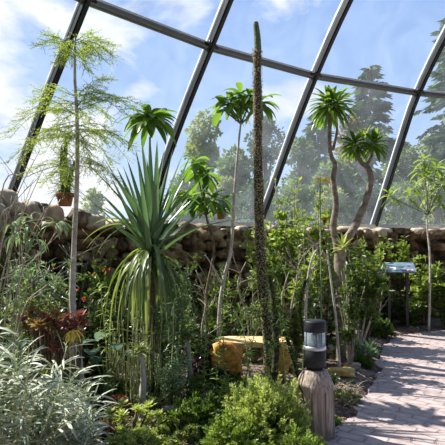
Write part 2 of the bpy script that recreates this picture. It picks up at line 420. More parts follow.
# ------------------------------------------------------------------ setting: stone wall
WT = 2.02
arc = [0]
for i in range(1, k): arc.append(arc[-1]+(base[i]-base[i-1]).length)
def wallp(s):
    for i in range(1, k):
        if arc[i] >= s: t = (s-arc[i-1])/(arc[i]-arc[i-1]); return lerp(base[i-1], base[i], t), lerp(inward(i-1), inward(i), t).normalized()
    return base[-1], inward(k-1)
m = MB(); kk = 60
for i in range(kk+1):
    p, n_ = wallp(arc[-1]*i/kk)
    for a, z in ((-.2, -.05), (.36, -.05), (.3, WT-.03), (-.2, WT-.03)): m.v.append(V((p.x, p.y, 0))+n_*a+V((0, 0, z)))
for i in range(kk):
    for j in range(4):
        q = i*4; m.f.append((q+j, q+(j+1) % 4, q+4+(j+1) % 4, q+4+j))
m.f += [(0, 1, 2, 3), (kk*4, kk*4+1, kk*4+2, kk*4+3)]
wall = tag(m.build('wall_back', 'mortar', smooth=False), 'rough rubble stone wall carrying the glazing', 'wall', kind='structure')
m = MB(); z = .08
while z < WT-.02:
    h = U(.15, .27); s = U(-.3, .1)
    while s < arc[-1]:
        big = R() < .14; L_ = U(.38, .6) if big else U(.14, .42); p, n_ = wallp(max(0, min(arc[-1]-.01, s+L_/2)))
        rz = math.atan2(n_.y, n_.x)+PI/2; hh = h*U(.75, 1.2)*(1.7 if big and z < WT-.5 else 1)
        m.rock(V((p.x, p.y, 0))+n_*(.37+U(-.08, .09)-z*.03)+V((0, 0, min(z+hh/2+U(-.06, .06), WT-hh*.4))), (L_*1.08, .34, hh*1.05), R()*50, 2, rz+U(-.35, .35), .7)
        s += L_*(.8 if big else .98)
    z += h*.95
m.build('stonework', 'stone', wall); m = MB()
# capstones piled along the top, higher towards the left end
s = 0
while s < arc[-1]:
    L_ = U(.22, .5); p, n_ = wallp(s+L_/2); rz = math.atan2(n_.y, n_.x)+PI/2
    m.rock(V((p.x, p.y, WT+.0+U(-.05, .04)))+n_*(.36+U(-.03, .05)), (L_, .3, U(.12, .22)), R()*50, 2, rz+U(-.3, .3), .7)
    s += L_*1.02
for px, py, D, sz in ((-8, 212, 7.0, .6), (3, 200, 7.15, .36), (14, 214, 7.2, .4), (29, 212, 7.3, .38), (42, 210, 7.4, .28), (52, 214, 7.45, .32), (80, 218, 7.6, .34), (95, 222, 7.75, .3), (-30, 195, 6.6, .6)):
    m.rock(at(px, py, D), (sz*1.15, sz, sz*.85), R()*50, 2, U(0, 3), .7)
m.build('sunlit_capstone', 'sunlit_capstone', wall)

# ------------------------------------------------------------------ trees outside
def conifer(px, ytop, D, hw, label, mat='far_conifer', n=3200):
    b = gnd(px, D, -.1); top = at(px, ytop, D).z; Rm = hw/FPX*D
    t = thing('conifer_tree', b, label, 'tree', 'trees outside the glass')
    m = MB(); m.tube([b, b+V((0, 0, top*.5)), V((b.x, b.y, top))], [.35, .2, .03], 7); m.build('trunk', 'bark_brown', t)
    f = MB(); nb = 190
    for i in range(nb):
        u = (i+R())/nb; z = lerp(.06, 1, u)*top; L_ = Rm*(1-u)**.75*U(.55, 1.1)*(1+.25*math.sin(u*23))+.15
        a = U(0, 2*PI); d = V((math.cos(a), math.sin(a), -.12)); 
        k = max(3, int(n/nb*(1-u*.6)))
        for j in range(k):
            q = (j+R())/k; p = V((b.x, b.y, z))+d*L_*q+V((0, 0, -.3*q*q*L_*.5))
            dd = (d+V((U(-.7, .7), U(-.7, .7), U(-.7, .15)))).normalized()
            f.sliver(p, dd, rdir(.1, 1), U(.45, .9)*D/34, U(.2, .38)*D/34, .1)
    f.build('foliage', mat, t, smooth=False); return t
def broad(px, ytop, D, hw, label, mat, n=5000, zlow=0, leaf=.34, name='leafy_tree', cat='tree', group='trees outside the glass'):
    b = gnd(px, D, -.1); top = at(px, ytop, D).z; Rm = hw/FPX*D
    t = thing(name, b, label, cat, group)
    m = MB(); m.tube([b, b+V((.1, 0, top*.4)), V((b.x, b.y, top*.85))], [.28, .18, .04], 7)
    f = MB(); blobs = []
    for i in range(30):
        u = R(); rr = Rm*U(.18, .42)
        ang = U(0, 2*PI); sp = Rm*.75*math.sqrt(R())*(1-.45*u)
        c = V((b.x+math.cos(ang)*sp, b.y+math.sin(ang)*sp, lerp(zlow+rr*.6, top-rr, u)))
        blobs.append((c, rr)); 
        m.tube([V((b.x, b.y, c.z*.5)), lerp(V((b.x, b.y, c.z*.75)), c, .6), c], [.1, .06, .02], 5)
    blobs += [(V((b.x, b.y, top-Rm*.3)), Rm*.28), (V((b.x+Rm*.3, b.y, top-Rm*.7)), Rm*.35), (V((b.x-Rm*.35, b.y, top-Rm*.8)), Rm*.35)]
    for i in range(n):
        c, rr = random.choice(blobs); d = rdir(); p = c+d*rr*(U(.2, 1)**.5)*U(.85, 1.25)
        f.sliver(p, (d+rdir()*.8+V((0, 0, -.3))).normalized(), rdir(), leaf*U(.6, 1.3), leaf*U(.4, .8), .15)
    m.build('trunk', 'bark_brown', t); f.build('foliage', mat, t, smooth=False); return t
conifer(370, 66, 34, 52, 'tallest dark spruce outside, right of the middle ribs', n=8500)
conifer(452, 10, 30, 50, 'dark spruce outside cut by the right edge of the view', n=8500)
conifer(318, 112, 40, 30, 'smaller dark conifer left of the tallest spruce outside', n=3600)
broad(352, 118, 30, 22, 'brownish bare-twigged tree in front of the tallest spruce outside', 'far_brown', 2200, 3)
broad(298, 138, 33, 22, 'rounded green tree outside behind the middle rib', 'far_green', 4500)
broad(205, 112, 33, 24, 'pale yellowish tree outside between second and middle ribs', 'far_pale', 5000)
broad(266, 118, 38, 26, 'bluish green tree outside behind the tall spiny column', 'far_conifer', 5000)
broad(236, 148, 30, 26, 'low green tree outside behind the slender whorled tree', 'far_green', 4500)
broad(335, 160, 26, 30, 'mid green tree outside behind the twin-crowned pachypodium', 'far_green', 5200)
broad(402, 150, 31, 26, 'green tree outside under the right rib', 'far_green', 5000)
broad(430, 135, 36, 22, 'pale green tree outside near the right edge', 'far_pale', 4500)
for i, (px, py) in enumerate(((186, 172), (222, 178), (258, 182), (294, 180), (330, 186), (366, 178), (402, 182), (440, 176), (478, 176))):
    broad(px, py, 22+i % 3*1.5, 25, ['rounded hedge bush outside, %s' % s for s in ('nearest the second rib', 'below the pale yellowish tree', 'behind the spiny column', 'left of the middle of the glass', 'behind the pachypodium trunk', 'below the tallest spruce', 'beside the right rib', 'near the right edge', 'beyond the right edge')][i], ('far_green', 'far_pale', 'far_conifer')[i % 3], 2600, 0, .26, 'hedge_bush', 'bush', 'bushes outside the glass')
broad(93, 190, 28, 15, 'small pale bush outside right of the terracotta pot', 'far_pale', 1800, 0, .26, 'hedge_bush', 'bush', 'bushes outside the glass')
broad(150, 186, 28, 22, 'low hazy bush outside behind the big sword-leaved plant', 'far_green', 2600, 0, .26, 'hedge_bush', 'bush', 'bushes outside the glass')

# ------------------------------------------------------------------ plant kit
def shrub(name, px, ybase, D, ytop, hw, label, cat, leafm, stemm='bark_brown', nst=14, lpn=60, ll=.07, lw=.03, group=None, droop=.2, zb=None, low=.15, stem_r=.008, spread=1.0, flowers=None, up=.3):
    z0 = soil_z((px-222.5)/FPX*D, D)-.02 if zb is None else zb
    b = gnd(px, D, z0); top = at(px, ytop, D).z; H = top-z0; W = hw/FPX*D*spread
    t = thing(name, b, label, cat, group); st = MB(); lf = MB(); tips = []
    for i in range(nst):
        a = U(0, 2*PI); rr = W*math.sqrt(R()); h = H*U(.55, 1.02)*(1-.25*(rr/W)**2)
        e = V((b.x+math.cos(a)*rr, b.y+math.sin(a)*rr*.7, z0+h))
        mid = lerp(b, e, .5)+V((U(-.1, .1)*W, U(-.1, .1)*W, .08*H))
        s0 = b+V((math.cos(a)*rr*.12, math.sin(a)*rr*.12, 0))
        P = smooth_path([s0, mid, e], 5); st.tube(P, radii(len(P), stem_r, stem_r*.35), 4); tips.append(e)
        nb = 4
        segs = [P[int(low*len(P)):]]
        for j in range(nb):
            q = P[int(U(max(low, .15), .9)*(len(P)-1))]; d = rdir(-.1, .9); L_ = W*U(.25, .6)
            e2 = q+d*L_*.8; m2 = lerp(q, e2, .5)+V((0, 0, .05*L_)); st.tube([q, m2, e2], [stem_r*.5, stem_r*.4, stem_r*.2], 4); segs.append([q, m2, e2])
        for j in range(int(lpn*1.4)):
            sg = random.choice(segs); u = R()*(len(sg)-1); iu = int(u); p = lerp(sg[iu], sg[min(iu+1, len(sg)-1)], u-iu)
            d = (rdir(-.3, 1)+V((0, 0, up-droop))).normalized(); nr = (rdir(0, 1)+V((0, 0, .6))).normalized()
            lf.sliver(p, d, nr, ll*U(.6, 1.25), lw*U(.7, 1.2))
    st.build('stem', stemm, t); lf.build('foliage', leafm, t, smooth=False)
    if flowers:
        fm, nf, fr = flowers
        for i in range(nf):
            e = random.choice(tips); c = e+V((U(-1, 1)*W*.5, -abs(U(0, .4))*W, -U(0, .7)*H)); f = MB()
            for j in range(6):
                a = j*PI/3; f.leaf(c, V((math.cos(a), -.5, math.sin(a))), fr, fr*.8, .1, 2, shape='ellip')
            f.build('flower', fm, t)
    return t
def crown(t, c, n, l, w, leafm='crown', e0=-.35, e1=1.35, droop=1.1, shape='ellip', ns=6, name='leaf_crown', axis=None):
    f = MB()
    for i in range(n):
        a = i*2.39996+U(-.2, .2); u = (i+.5)/n; e = lerp(e0, e1, u**1.1)
        d = V((math.cos(a)*math.cos(e), math.sin(a)*math.cos(e), math.sin(e)))
        f.leaf(c+V((0, 0, .06*u))+d*.015, d, l*U(.8, 1.1)*(1-.25*u), w*U(.85, 1.15), droop*(1-.4*u), ns, .15, shape, U(-.3, .3))
    return f.build(name, leafm, t)
def trunkline(t, pts, r0, r1, mat, name='trunk', n=8, lump=0.05, k=5):
    P = smooth_path(pts, k); m = MB(); m.tube(P, radii(len(P), r0, r1), n, lump=lump); m.build(name, mat, t); return P

# A feathery slender tree
D = 4.3; b = gnd(84, D, 0)
t = thing('feathery_tree', b, 'slender pale-trunked tree with fine feathery yellow-green foliage at left', 'tree')
P = trunkline(t, [b, at(80, 372, D), at(73, 310, D), at(74, 250, D), at(77, 180, D), at(77, 120, D), at(75, 80, D), at(75, 38, D)], .036, .009, 'bark_pale', lump=.08, n=10)
def spray(f, st, p0, p1, droopk, nsub, lsub):
    L_ = (p1-p0).length; mid = lerp(p0, p1, .6)+V((0, 0, L_*.16)); Q = smooth_path([p0, mid, p1], 6); st.tube(Q, radii(len(Q), .0035, .0012), 4)
    for i in range(nsub):
        u = lerp(.15, 1, (i+R())/nsub)*(len(Q)-1); iu = min(int(u), len(Q)-2); p = lerp(Q[iu], Q[iu+1], u-iu)
        d = (rdir(-.3, .3)+(p1-p0).normalized()*.7+V((0, 0, -droopk))).normalized(); e = p+d*lsub*U(.4, 1.1)
        st.tube([p, e], [.001, .0006], 3, cap=False)
        for j in range(13):
            q = lerp(p, e, (j+.5)/13); dd = (d.cross(rdir())*1+d*.6).normalized()
            f.sliver(q, dd, rdir(), U(.011, .021), U(.004, .0075), .1)
for (cx, cy, tips) in ((75, 48, ((42, 45), (52, 38), (62, 60), (96, 36), (108, 42), (115, 55), (104, 62), (90, 58), (85, 72), (60, 48), (100, 50))),
                       (75, 105, ((20, 118), (12, 135), (30, 100), (40, 95), (55, 112), (95, 88), (105, 78), (118, 100), (128, 112), (140, 106), (110, 120), (60, 128), (90, 125), (98, 100))),
                       (77, 130, ((10, 160), (25, 150), (35, 140), (50, 150), (60, 160), (100, 140), (115, 135), (125, 155), (135, 145), (95, 160), (85, 165), (110, 165), (45, 135))),
                       (77, 160, ((30, 175), (45, 180), (120, 180), (105, 185), (60, 185)))):
    st = MB(); f = MB(); c = at(cx, cy, D)
    for x, y in tips:
        for rep in range(2):
            e = at(x+U(-5, 5), y+U(-4, 4), D+U(-.35, .35)); spray(f, st, c+V((0, 0, U(-.1, .1))), e, .25, 22, .14)
    o = st.build('branch', 'stem_green', t); f.build('foliage', 'feather', o, smooth=False)
m = MB(); nub = at(75, 95, D)
m.leaf(nub, V((.1, 0, 1)), .1, .03, 0); 
# B potted plant on wall
D = 7.35; pb = at(65, 206, D)
t = thing('potted_succulent', pb, 'dark spiky potted plant in a terracotta pot on the wall top at left', 'potted plant')
m = MB(); m.lathe(pb, [(.09, 0), (.1, .02), (.12, .14), (.135, .14), (.14, .2), (.125, .2), (.115, .17)], 24); m.build('pot', 'terracotta', t)
m = MB(); m.lathe(pb, [(.02, .16), (.11, .17), (.05, .19)], 16); m.build('soil', 'soil', t)
m = MB(); sp = MB()
for j in range(3):
    x = (-.03, .05, .0)[j]; h = (.75, .5, .95)[j]; P = smooth_path([pb+V((x*.5, 0, .16)), pb+V((x*1.5, 0, .16+h*.5)), pb+V((x*2.5+.02, 0, .16+h))], 5)
    m.tube(P, radii(len(P), .05, .02), 8)
    for i in range(130):
        u = R()*(len(P)-1); iu = int(u); p = lerp(P[iu], P[min(iu+1, len(P)-1)], u-iu)
        d = rdir(-.1, .8); sp.leaf(p, d, U(.14, .36)*(1.15-.6*u/len(P)), .02, 1.1, 4, shape='sword')
m.build('stem', 'stem_green', t); sp.build('foliage', 'dark', t)

# C big sword-leaved rosette
D = 5.0; c = at(150, 250, D); b = gnd(148, D, 0)
t = thing('sword_leaf_plant', b, 'huge rosette of long grey-green sword leaves with drooping older straps', 'plant')
trunkline(t, [b, at(149, 330, D), c-V((0, 0, .02))], .07, .06, 'bark_brown', lump=.15)
f = MB()
tipsC = [(104, 156), (112, 178), (98, 190), (118, 168), (128, 160), (136, 150), (142, 142), (150, 138), (157, 142), (164, 150), (172, 150), (183, 152), (192, 150), (188, 170), (200, 178), (104, 205), (196, 195), (108, 220), (90, 208), (205, 210), (131, 170), (147, 160), (168, 165), (178, 178), (122, 200), (186, 200), (140, 178), (160, 172), (152, 168)]
for i, (x, y) in enumerate(tipsC):
    e = at(x, y, D+U(-.5, .5)); dv = e-c; s0 = c+V((U(-.05, .05), U(-.05, .05), U(-.1, .08))); dv = e-s0
    f.leaf(s0, dv+V((0, 0, .08*dv.length)), dv.length*1.02, U(.065, .09), .18, 9, .3, 'sword', U(-.5, .5))
for i in range(18):
    a = U(0, 2*PI); d = V((math.cos(a), math.sin(a), U(.2, 1.6))); f.leaf(c+V((0, 0, U(-.15, .14))), d, U(.85, 1.25), U(.05, .07), .35, 8, .3, 'sword')
f.build('leaf_rosette', 'yucca', t)
f = MB()
for i in range(84):
    a = U(0, 2*PI); q = U(.05, .42); s0 = c+V((0, 0, U(-.22, .02))); top = s0+V((math.cos(a)*q, math.sin(a)*q, U(-.02, .12)))
    d = (top-s0).normalized(); f.leaf(s0, d+V((U(-.2, .2), U(-.2, .2), .3)), U(.55, 1.15), U(.03, .055), U(4.5, 9)*(1.15-q*1.6), 14, .25, 'sword')
f.build('drooping_leaf', 'strap', t)
f = MB()
for x, y in ((88, 236), (84, 228), (98, 216), (98, 248)):
    s0 = at(132, 226, D-.2); e = at(x, y, D-.3); dv = e-s0; f.leaf(s0, dv+V((0, 0, .2)), dv.length*1.2, .06, 1.4, 10, .2, 'sword')
f.build('arching_leaf', 'strap', t)

# D whorled tree behind it
D = 5.9
t = thing('whorled_leaf_tree', gnd(152, D, 0), 'broad-leaved whorl on a hidden stem rising above the sword leaves', 'tree', 'whorl-topped slender trees')
trunkline(t, [gnd(152, D), at(156, 290, D), at(150, 200, D), at(150, 137, D)], .022, .013, 'bark_grey')
crown(t, at(150, 122, D), 38, .46, .11, 'crown', droop=1.5, e0=-.1, e1=.7)
# E
D = 6.2
t = thing('whorled_leaf_tree', gnd(222, D, 0), 'slender bare-stemmed tree topped by a leafy whorl behind the spiny column', 'tree', 'whorl-topped slender trees')
P = trunkline(t, [gnd(220, D), at(219, 320, D), at(224, 278, D), at(231, 250, D), at(234, 200, D), at(238, 150, D), at(241, 122, D)], .03, .012, 'bark_pale', lump=.1)
trunkline(t, [at(222, 285, D), at(212, 265, D), at(205, 255, D)], .016, .008, 'bark_pale', 'branch')
for cx, cy, n in ((230, 106, 16), (250, 102, 18), (241, 98, 16), (260, 106, 14), (224, 110, 8)):
    cc = at(cx, cy, D+U(-.1, .1)); m = MB(); m.tube([at(241, 124, D), cc], [.012, .009], 6); m.build('branch', 'stem_green', t)
    crown(t, cc, n, .36, .085, 'crown', droop=1.6, e0=-.1, e1=.75)
# H big-leaf plant
D = 6.6
t = thing('broad_leaf_tree', gnd(212, D, 0), 'big-leaved dark green tree between sword leaves and spiny column', 'tree')
P = trunkline(t, [gnd(210, D), at(206, 300, D), at(214, 250, D), at(206, 215, D), at(203, 185, D)], .025, .012, 'bark_brown')
for cx, cy, n, l in ((203, 176, 16, .34), (195, 165, 10, .3), (190, 200, 18, .42), (212, 202, 14, .36), (176, 198, 8, .3), (222, 206, 6, .26)):
    cc = at(cx, cy, D+U(-.2, .2)); m = MB(); m.tube([at(206, 215, D), lerp(at(206, 215, D), cc, .6)+V((0, 0, .03)), cc], [.012, .009, .007], 6); m.build('branch', 'stem_green', t)
    crown(t, cc, n, l, .10, 'crown', droop=1.7, e0=-.3, e1=.9)

# F spiny column
D = 5.12; b = gnd(272, D, 0)
t = thing('spiny_cactus', b, 'very tall thin spotted spiny column rising past the metal purlin', 'cactus')
P = smooth_path([b, at(268, 340, D), at(263, 290, D), at(260, 240, D), at(258, 150, D), at(257, 50, D)], 10); m = MB()
m.tube(P, [r*(1+.06*math.sin(i*2.1)) for i, r in enumerate(radii(len(P), .062, .042))], 12, lump=.1); m.build('trunk', 'cactus', t)
m = MB(); P2 = smooth_path([at(258, 52, D), at(257.3, 38, D), at(256, 25, D), at(255.6, 21.5, D)], 5); m.tube(P2, [.037, .038, .038, .037, .037, .036, .035, .034, .033, .031, .03, .029, .026, .022, .016, .006][:len(P2)], 12); m.build('growing_tip', 'cactus_tip', t)
f = MB()
for i in range(2600):
    u = R()*(len(P)-1); iu = int(u); p = lerp(P[iu], P[min(iu+1, len(P)-1)], u-iu); d = rdir(-.1, .2)
    f.sliver(p+d*.046, (d+V((0, 0, .3))).normalized(), rdir(), U(.012, .022), .009, .1)
f.build('spine_cover', 'straw', t, smooth=False)

# spiny dark stems right of bench
def spiny(pts, D, label, r=.028):
    t = thing('spiny_shrub', gnd(pts[0][0], D, 0), label, 'plant', 'spiny stems beside the bench')
    P = smooth_path([gnd(pts[0][0], D, 0)]+[at(x, y, D) for x, y in pts[1:]], 6); m = MB(); m.tube(P, radii(len(P), r, r*.5), 8, lump=.1); m.build('stem', 'spiny_dark', t)
    f = MB()
    for i in range(420):
        u = R()*(len(P)-1); iu = int(u); p = lerp(P[iu], P[min(iu+1, len(P)-1)], u-iu); d = rdir(-.3, .8); f.sliver(p+d*r*.6, d, rdir(), U(.025, .05), .014)
    f.build('foliage', 'green', t, smooth=False)
spiny([(272, 0), (276, 350), (274, 310), (270, 275)], 4.9, 'dark upright spiny stem crossing the bench slab', .04)
spiny([(302, 0), (296, 370), (286, 335), (272, 305)], 4.9, 'dark spiny stem slanting left above the bench end')
spiny([(300, 0), (306, 350), (300, 310), (306, 280)], 5.2, 'dark spiny stem behind the bollard lamp')

# G pachypodium with two crowns
D = 6.6; b = gnd(343, D, -.02)
t = thing('pachypodium_tree', b, 'stout grey-trunked tree forking into two bare limbs with palm-like tufts', 'tree')
P = trunkline(t, [b, at(343, 340, D), at(342, 290, D), at(340, 262, D), at(340, 250, D), at(341, 240, D)], .098, .072, 'bark_mid', n=14)
P = trunkline(t, [at(339, 262, D), at(336, 240, D), at(333, 226, D), at(336, 205, D), at(333, 180, D), at(335, 165, D), at(330, 150, D), at(330, 112, D)], .055, .024, 'bark_mid', 'limb', 9)
P = trunkline(t, [at(341, 256, D), at(345, 242, D), at(351, 233, D), at(359, 218, D), at(366, 200, D), at(371, 180, D), at(368, 168, D), at(361, 162, D), at(356, 151, D)], .07, .024, 'bark_mid', 'limb', 10)
trunkline(t, [at(366, 166, D), at(371, 158, D), at(373, 150, D)], .022, .016, 'bark_mid', 'limb', 8)
trunkline(t, [at(333, 150, D), at(337, 130, D), at(335, 108, D)], .02, .014, 'bark_mid', 'limb', 8)
crown(t, at(330, 108, D), 84, .43, .055, 'crown', droop=1.2, shape='ellip', e0=-.45, e1=1.05)
crown(t, at(337, 107, D-.1), 34, .38, .05, 'bright', droop=1.0, e0=-.2, e1=.95)
crown(t, at(354, 147, D), 46, .30, .06, 'crown', droop=1.2, e0=-.5, e1=1.0)
crown(t, at(374, 147, D), 46, .28, .06, 'crown', droop=1.2, e0=-.5)
crown(t, at(364, 143, D+.1), 20, .26, .045, 'bright', droop=.9)
t = thing('bromeliad', at(343, 250, D-.14), 'spiky yellow-green bromeliad against the stout grey trunk', 'plant')
crown(t, at(343, 250, D-.14), 20, .22, .035, 'lime', droop=.6, e0=0, name='leaf_rosette')

# flowering stalk
D = 5.9; t = thing('flower_stalk', gnd(321, D, 0), 'thin straight green stalk with a yellow flower head left of the forked trunk', 'flower')
m = MB(); m.tube([gnd(321, D), at(321, 290, D), at(320, 182, D)], [.008, .008, .006], 6); m.build('stem', 'stem_green', t)
f = MB()
for i in range(44): f.leaf(at(322, 182, D)+V((U(-.05, .09), U(-.05, .05), U(-.02, .03))), rdir(-.2, 1), .06, .03, .3, 3)
f.build('flower', 'flower_yellow', t)

# sapling at right
D = 9.2; b = gnd(429, D, 0)
t = thing('sapling', b, 'slim pale-stemmed sapling with hand-shaped leaves at the right edge', 'tree')
trunkline(t, [b, at(430, 260, D), at(427, 225, D), at(428, 180, D)], .025, .01, 'bark_pale')
for cx, cy, n in ((428, 178, 14), (415, 190, 12), (436, 170, 14), (442, 186, 12), (420, 172, 12), (432, 196, 10), (410, 200, 8), (440, 205, 8), (424, 162, 10), (446, 172, 12), (392, 198, 9), (388, 195, 6)):
    cc = at(cx, cy, D+U(-.3, .2)); m = MB(); m.tube([at(428, 215, D), cc], [.008, .005], 5); m.build('branch', 'stem_green', t)
    crown(t, cc, n, .3, .07, 'bright', droop=1.0, e0=-.5, e1=1)

# ------------------------------------------------------------------ bollard lamp
D = 4.12; b = gnd(314.8, D, .012)
t = thing('bollard_light', b, 'black bollard lamp standing on a weathered wooden post beside the path', 'lamp')
m = MB(); m.lathe(b, [(.17, -.06), (.168, .1), (.165, .40), (.160, .435), (.13, .505), (.10, .552), (.088, .56), (.0, .561)], 40, wob=.012)
m.build('wooden_post', 'post_wood', t)
ca = MB()
m = MB()
for i in range(5):
    a = (-2.6, -1.9, -1.2, -.5, 3.0)[i]; m.tube([b+V((math.cos(a)*.168, math.sin(a)*.168, z)) for z in (.02, .25, .40)], .0035, 4)
m.build('crack', 'mortar', t)
z0 = .545; m = MB(); m.lathe(b, [(.07, z0), (.07, z0+.04), (.094, z0+.045), (.096, z0+.05), (.096, z0+.185), (.092, z0+.19)], 36); m.build('lamp_base', 'lamp_black', t)
m = MB(); m.lathe(b, [(.097, z0+.1), (.0985, z0+.102), (.0985, z0+.106), (.097, z0+.108)], 36); m.build('seam_ring', 'groove', t)
m = MB(); m.lathe(b, [(.093, z0+.185), (.097, z0+.19), (.097, z0+.215), (.09, z0+.22)], 36); m.build('reflector_ring', 'white_ring', t)
le = MB(); le.lathe(b, [(.088, z0+.19), (.09, z0+.2), (.09, z0+.345), (.088, z0+.35)], 36); lens = le.build('lamp_lens', 'lens', t)
m = MB(); m.lathe(b, [(.045, z0+.22), (.02, z0+.235), (.018, z0+.25), (.03, z0+.27), (.03, z0+.31), (.01, z0+.335)], 20); m.build('bulb', 'white_ring', t)
for a in (.5, 2.6, 4.7):
    m = MB(); m.tube([b+V((math.cos(a)*.078, math.sin(a)*.078, z0+.19)), b+V((math.cos(a)*.078, math.sin(a)*.078, z0+.35))], .004, 6); m.build('support_rod', 'lamp_black', t)
m = MB(); m.lathe(b, [(.088, z0+.34), (.096, z0+.34), (.097, z0+.345), (.097, z0+.425), (.092, z0+.435), (.0, z0+.437)], 36); m.build('lamp_cap', 'lamp_black', t)
m = MB(); P = smooth_path([b+V((-.095, -.03, z0+.01)), b+V((-.13, -.06, z0-.03)), b+V((-.15, -.085, z0-.1)), b+V((-.13, -.12, z0-.15)), b+V((-.12, -.13, z0-.22))], 5)
m.tube(P, .006, 6); m.build('cable', 'groove', t)

# ------------------------------------------------------------------ bench slab
D = 5.5; L0 = at(216, 350, D); b = gnd(255, D+.1, 0)
t = thing('rustic_bench', b, 'rustic ochre wooden slab bench with thick orange end support', 'bench')
def slab(x0, x1, yc, dep, zb_, zt, nm, mat, seed):
    m = MB(); n = 26; ring = []
    for i in range(n):
        a = 2*PI*i/n; cx = math.copysign(abs(math.cos(a))**.45, math.cos(a)); cy = math.copysign(abs(math.sin(a))**.5, math.sin(a))
        w = 1+.07*noise.noise(V((math.cos(a)*2+seed, math.sin(a)*2, 0)))
        ring.append(V(((x0+x1)/2+cx*(x1-x0)/2*w, yc+cy*dep/2*w, 0)))
    for sc, zz in ((.96, zb_), (1.0, zb_+.02), (1.0, zt-.015), (.98, zt)):
        for p in ring:
            c0 = V(((x0+x1)/2, yc, 0)); q = c0+(p-c0)*sc; m.v.append(V((q.x, q.y, zz+.012*noise.noise(q*6))))
    for r_ in range(3):
        for j in range(n): m.f.append((r_*n+j, r_*n+(j+1) % n, (r_+1)*n+(j+1) % n, (r_+1)*n+j))
    m.f += [tuple(range(n))[::-1], tuple(3*n+j for j in range(n))]
    return m.build(nm, mat, t, smooth=False)
zt = at(250, 341, D).z
slab(-.085, .80, D+.1, .42, zt-.055, zt, 'seat_slab', 'bench_top', 2)
# irregular orange end support and far one
for nm, xx, yy, wd, zz0 in (('support', .04, D-.06, .3, 0), ('support', .66, D+.1, .24, 0)):
    m = MB(); m.rock(V((xx, yy, (zt-.05)*.5+.13)), (wd*1.25, .2, (zt-.05)*.72), 5+xx, 3, 0, .5); m.rock(V((xx+.0, yy+.05, .1)), (wd*.95, .2, .28), 9+xx, 2, 0, .4)
    m.build(nm, 'bench_side', t)

# ------------------------------------------------------------------ information sign
D = 9.5
t = thing('information_sign', gnd(394, D, 0), 'slanted information panel on two dark posts before the stone wall', 'sign')
for px in (389, 407):
    m = MB(); p = gnd(px, D); zt2 = at(px, 268, D).z-.01; m.box(V((p.x, p.y, zt2/2-.02)), (.055, .055, zt2+.04)); m.build('post', 'sign_post', t, smooth=False)
c = at(394, 267.5, D); rot = Matrix.Rotation(math.radians(-14), 3, 'Z')@Matrix.Rotation(math.radians(20), 3, 'X')
m = MB(); m.box(c, (.78, .5, .025), rot); pn = m.build('panel', 'photo_blue', t, smooth=False)
m = MB(); m.box(c+rot@V((.12, -.16, .014)), (.22, .06, .004), rot); m.build('printed_picture', 'print_dark', pn, smooth=False)
m = MB(); m.box(c+rot@V((.28, -.16, .014)), (.12, .1, .004), rot); m.build('printed_picture', 'print_pink', pn, smooth=False)
m = MB(); m.box(c+rot@V((-.12, -.06, .014)), (.3, .16, .004), rot); m.build('printed_picture', 'plaque', pn, smooth=False)
m = MB(); m.box(c+rot@V((0, 0, -.018)), (.74, .46, .015), rot); m.build('backing_frame', 'sign_post', pn, smooth=False)

# small pots on the wall
def pot(px, py, D, r, label, mat='green'):
    pb = at(px, py, D); t = thing('flower_pot', pb, label, 'potted plant')
    m = MB(); m.lathe(pb, [(r*.65, 0), (r*.9, r*1.3), (r, r*1.3), (r*1.02, r*1.7), (r*.85, r*1.7), (r*.8, r*1.5)], 20); m.build('pot', 'terracotta', t)
    f = MB()
    for i in range(40): f.leaf(pb+V((U(-r, r)*.4, 0, r*1.4)), rdir(.1, 1), U(.15, .3), .06, .9, 4)
    f.build('foliage', mat, t)
pot(221, 219, 8.75, .09, 'small terracotta pot on the wall behind the big-leaved tree')
pot(327, 226, 9.9, .1, 'small terracotta pot on the wall left of the forked trunk', 'bright')

# ------------------------------------------------------------------ shrubs along the wall
S = shrub
S('flowering_shrub', 104, 0, 6.6, 232, 26, 'dark leafy shrub dotted with small red flowers before the wall', 'shrub', 'green', nst=26, lpn=55, ll=.08, lw=.04, flowers=('flower_red', 22, .028))
S('flowering_shrub', 88, 0, 5.6, 288, 20, 'low dark shrub with few red flowers behind the pale slender trunk', 'shrub', 'dark', nst=18, lpn=60, ll=.07, lw=.03, flowers=('flower_red', 9, .024))
S('grey_leaf_shrub', 28, 0, 5.4, 214, 34, 'loose grey-green narrow-leaved shrub at the left before the wall', 'shrub', 'greygreen', 'twig', nst=22, lpn=50, ll=.13, lw=.022, droop=.8, group=None)
S('leafy_shrub', 12, 0, 6.2, 226, 34, 'mid green bush at the far left foot of the wall', 'shrub', 'green', nst=24, lpn=70, ll=.08, lw=.03)
S('leafy_shrub', 50, 0, 6.0, 262, 30, 'olive bush right of the far left bush by the wall', 'shrub', 'olive', nst=24, lpn=60, ll=.08, lw=.03)
S('leafy_shrub', 178, 0, 7.6, 236, 34, 'dark bush against the wall behind the sword leaves', 'shrub', 'green', nst=22, lpn=50, ll=.09, lw=.04)
S('silver_fern_shrub', 176, 0, 5.0, 240, 28, 'airy silvery fine-leaved shrub at the right of the sword leaves', 'shrub', 'greygreen', 'stem_green', nst=18, lpn=70, ll=.07, lw=.012, low=.5)
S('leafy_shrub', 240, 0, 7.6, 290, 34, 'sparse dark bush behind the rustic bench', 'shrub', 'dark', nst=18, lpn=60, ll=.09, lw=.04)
S('leafy_shrub', 205, 0, 6.8, 300, 26, 'bush at the foot of the slender bare-stemmed tree', 'shrub', 'green', nst=16, lpn=60, ll=.08, lw=.035)
S('tall_shrub', 292, 0, 8.2, 168, 32, 'tall light green shrub overtopping the wall right of the spiny column', 'shrub', 'bright', 'twig', nst=30, lpn=66, ll=.10, lw=.055, low=.35, stem_r=.012)
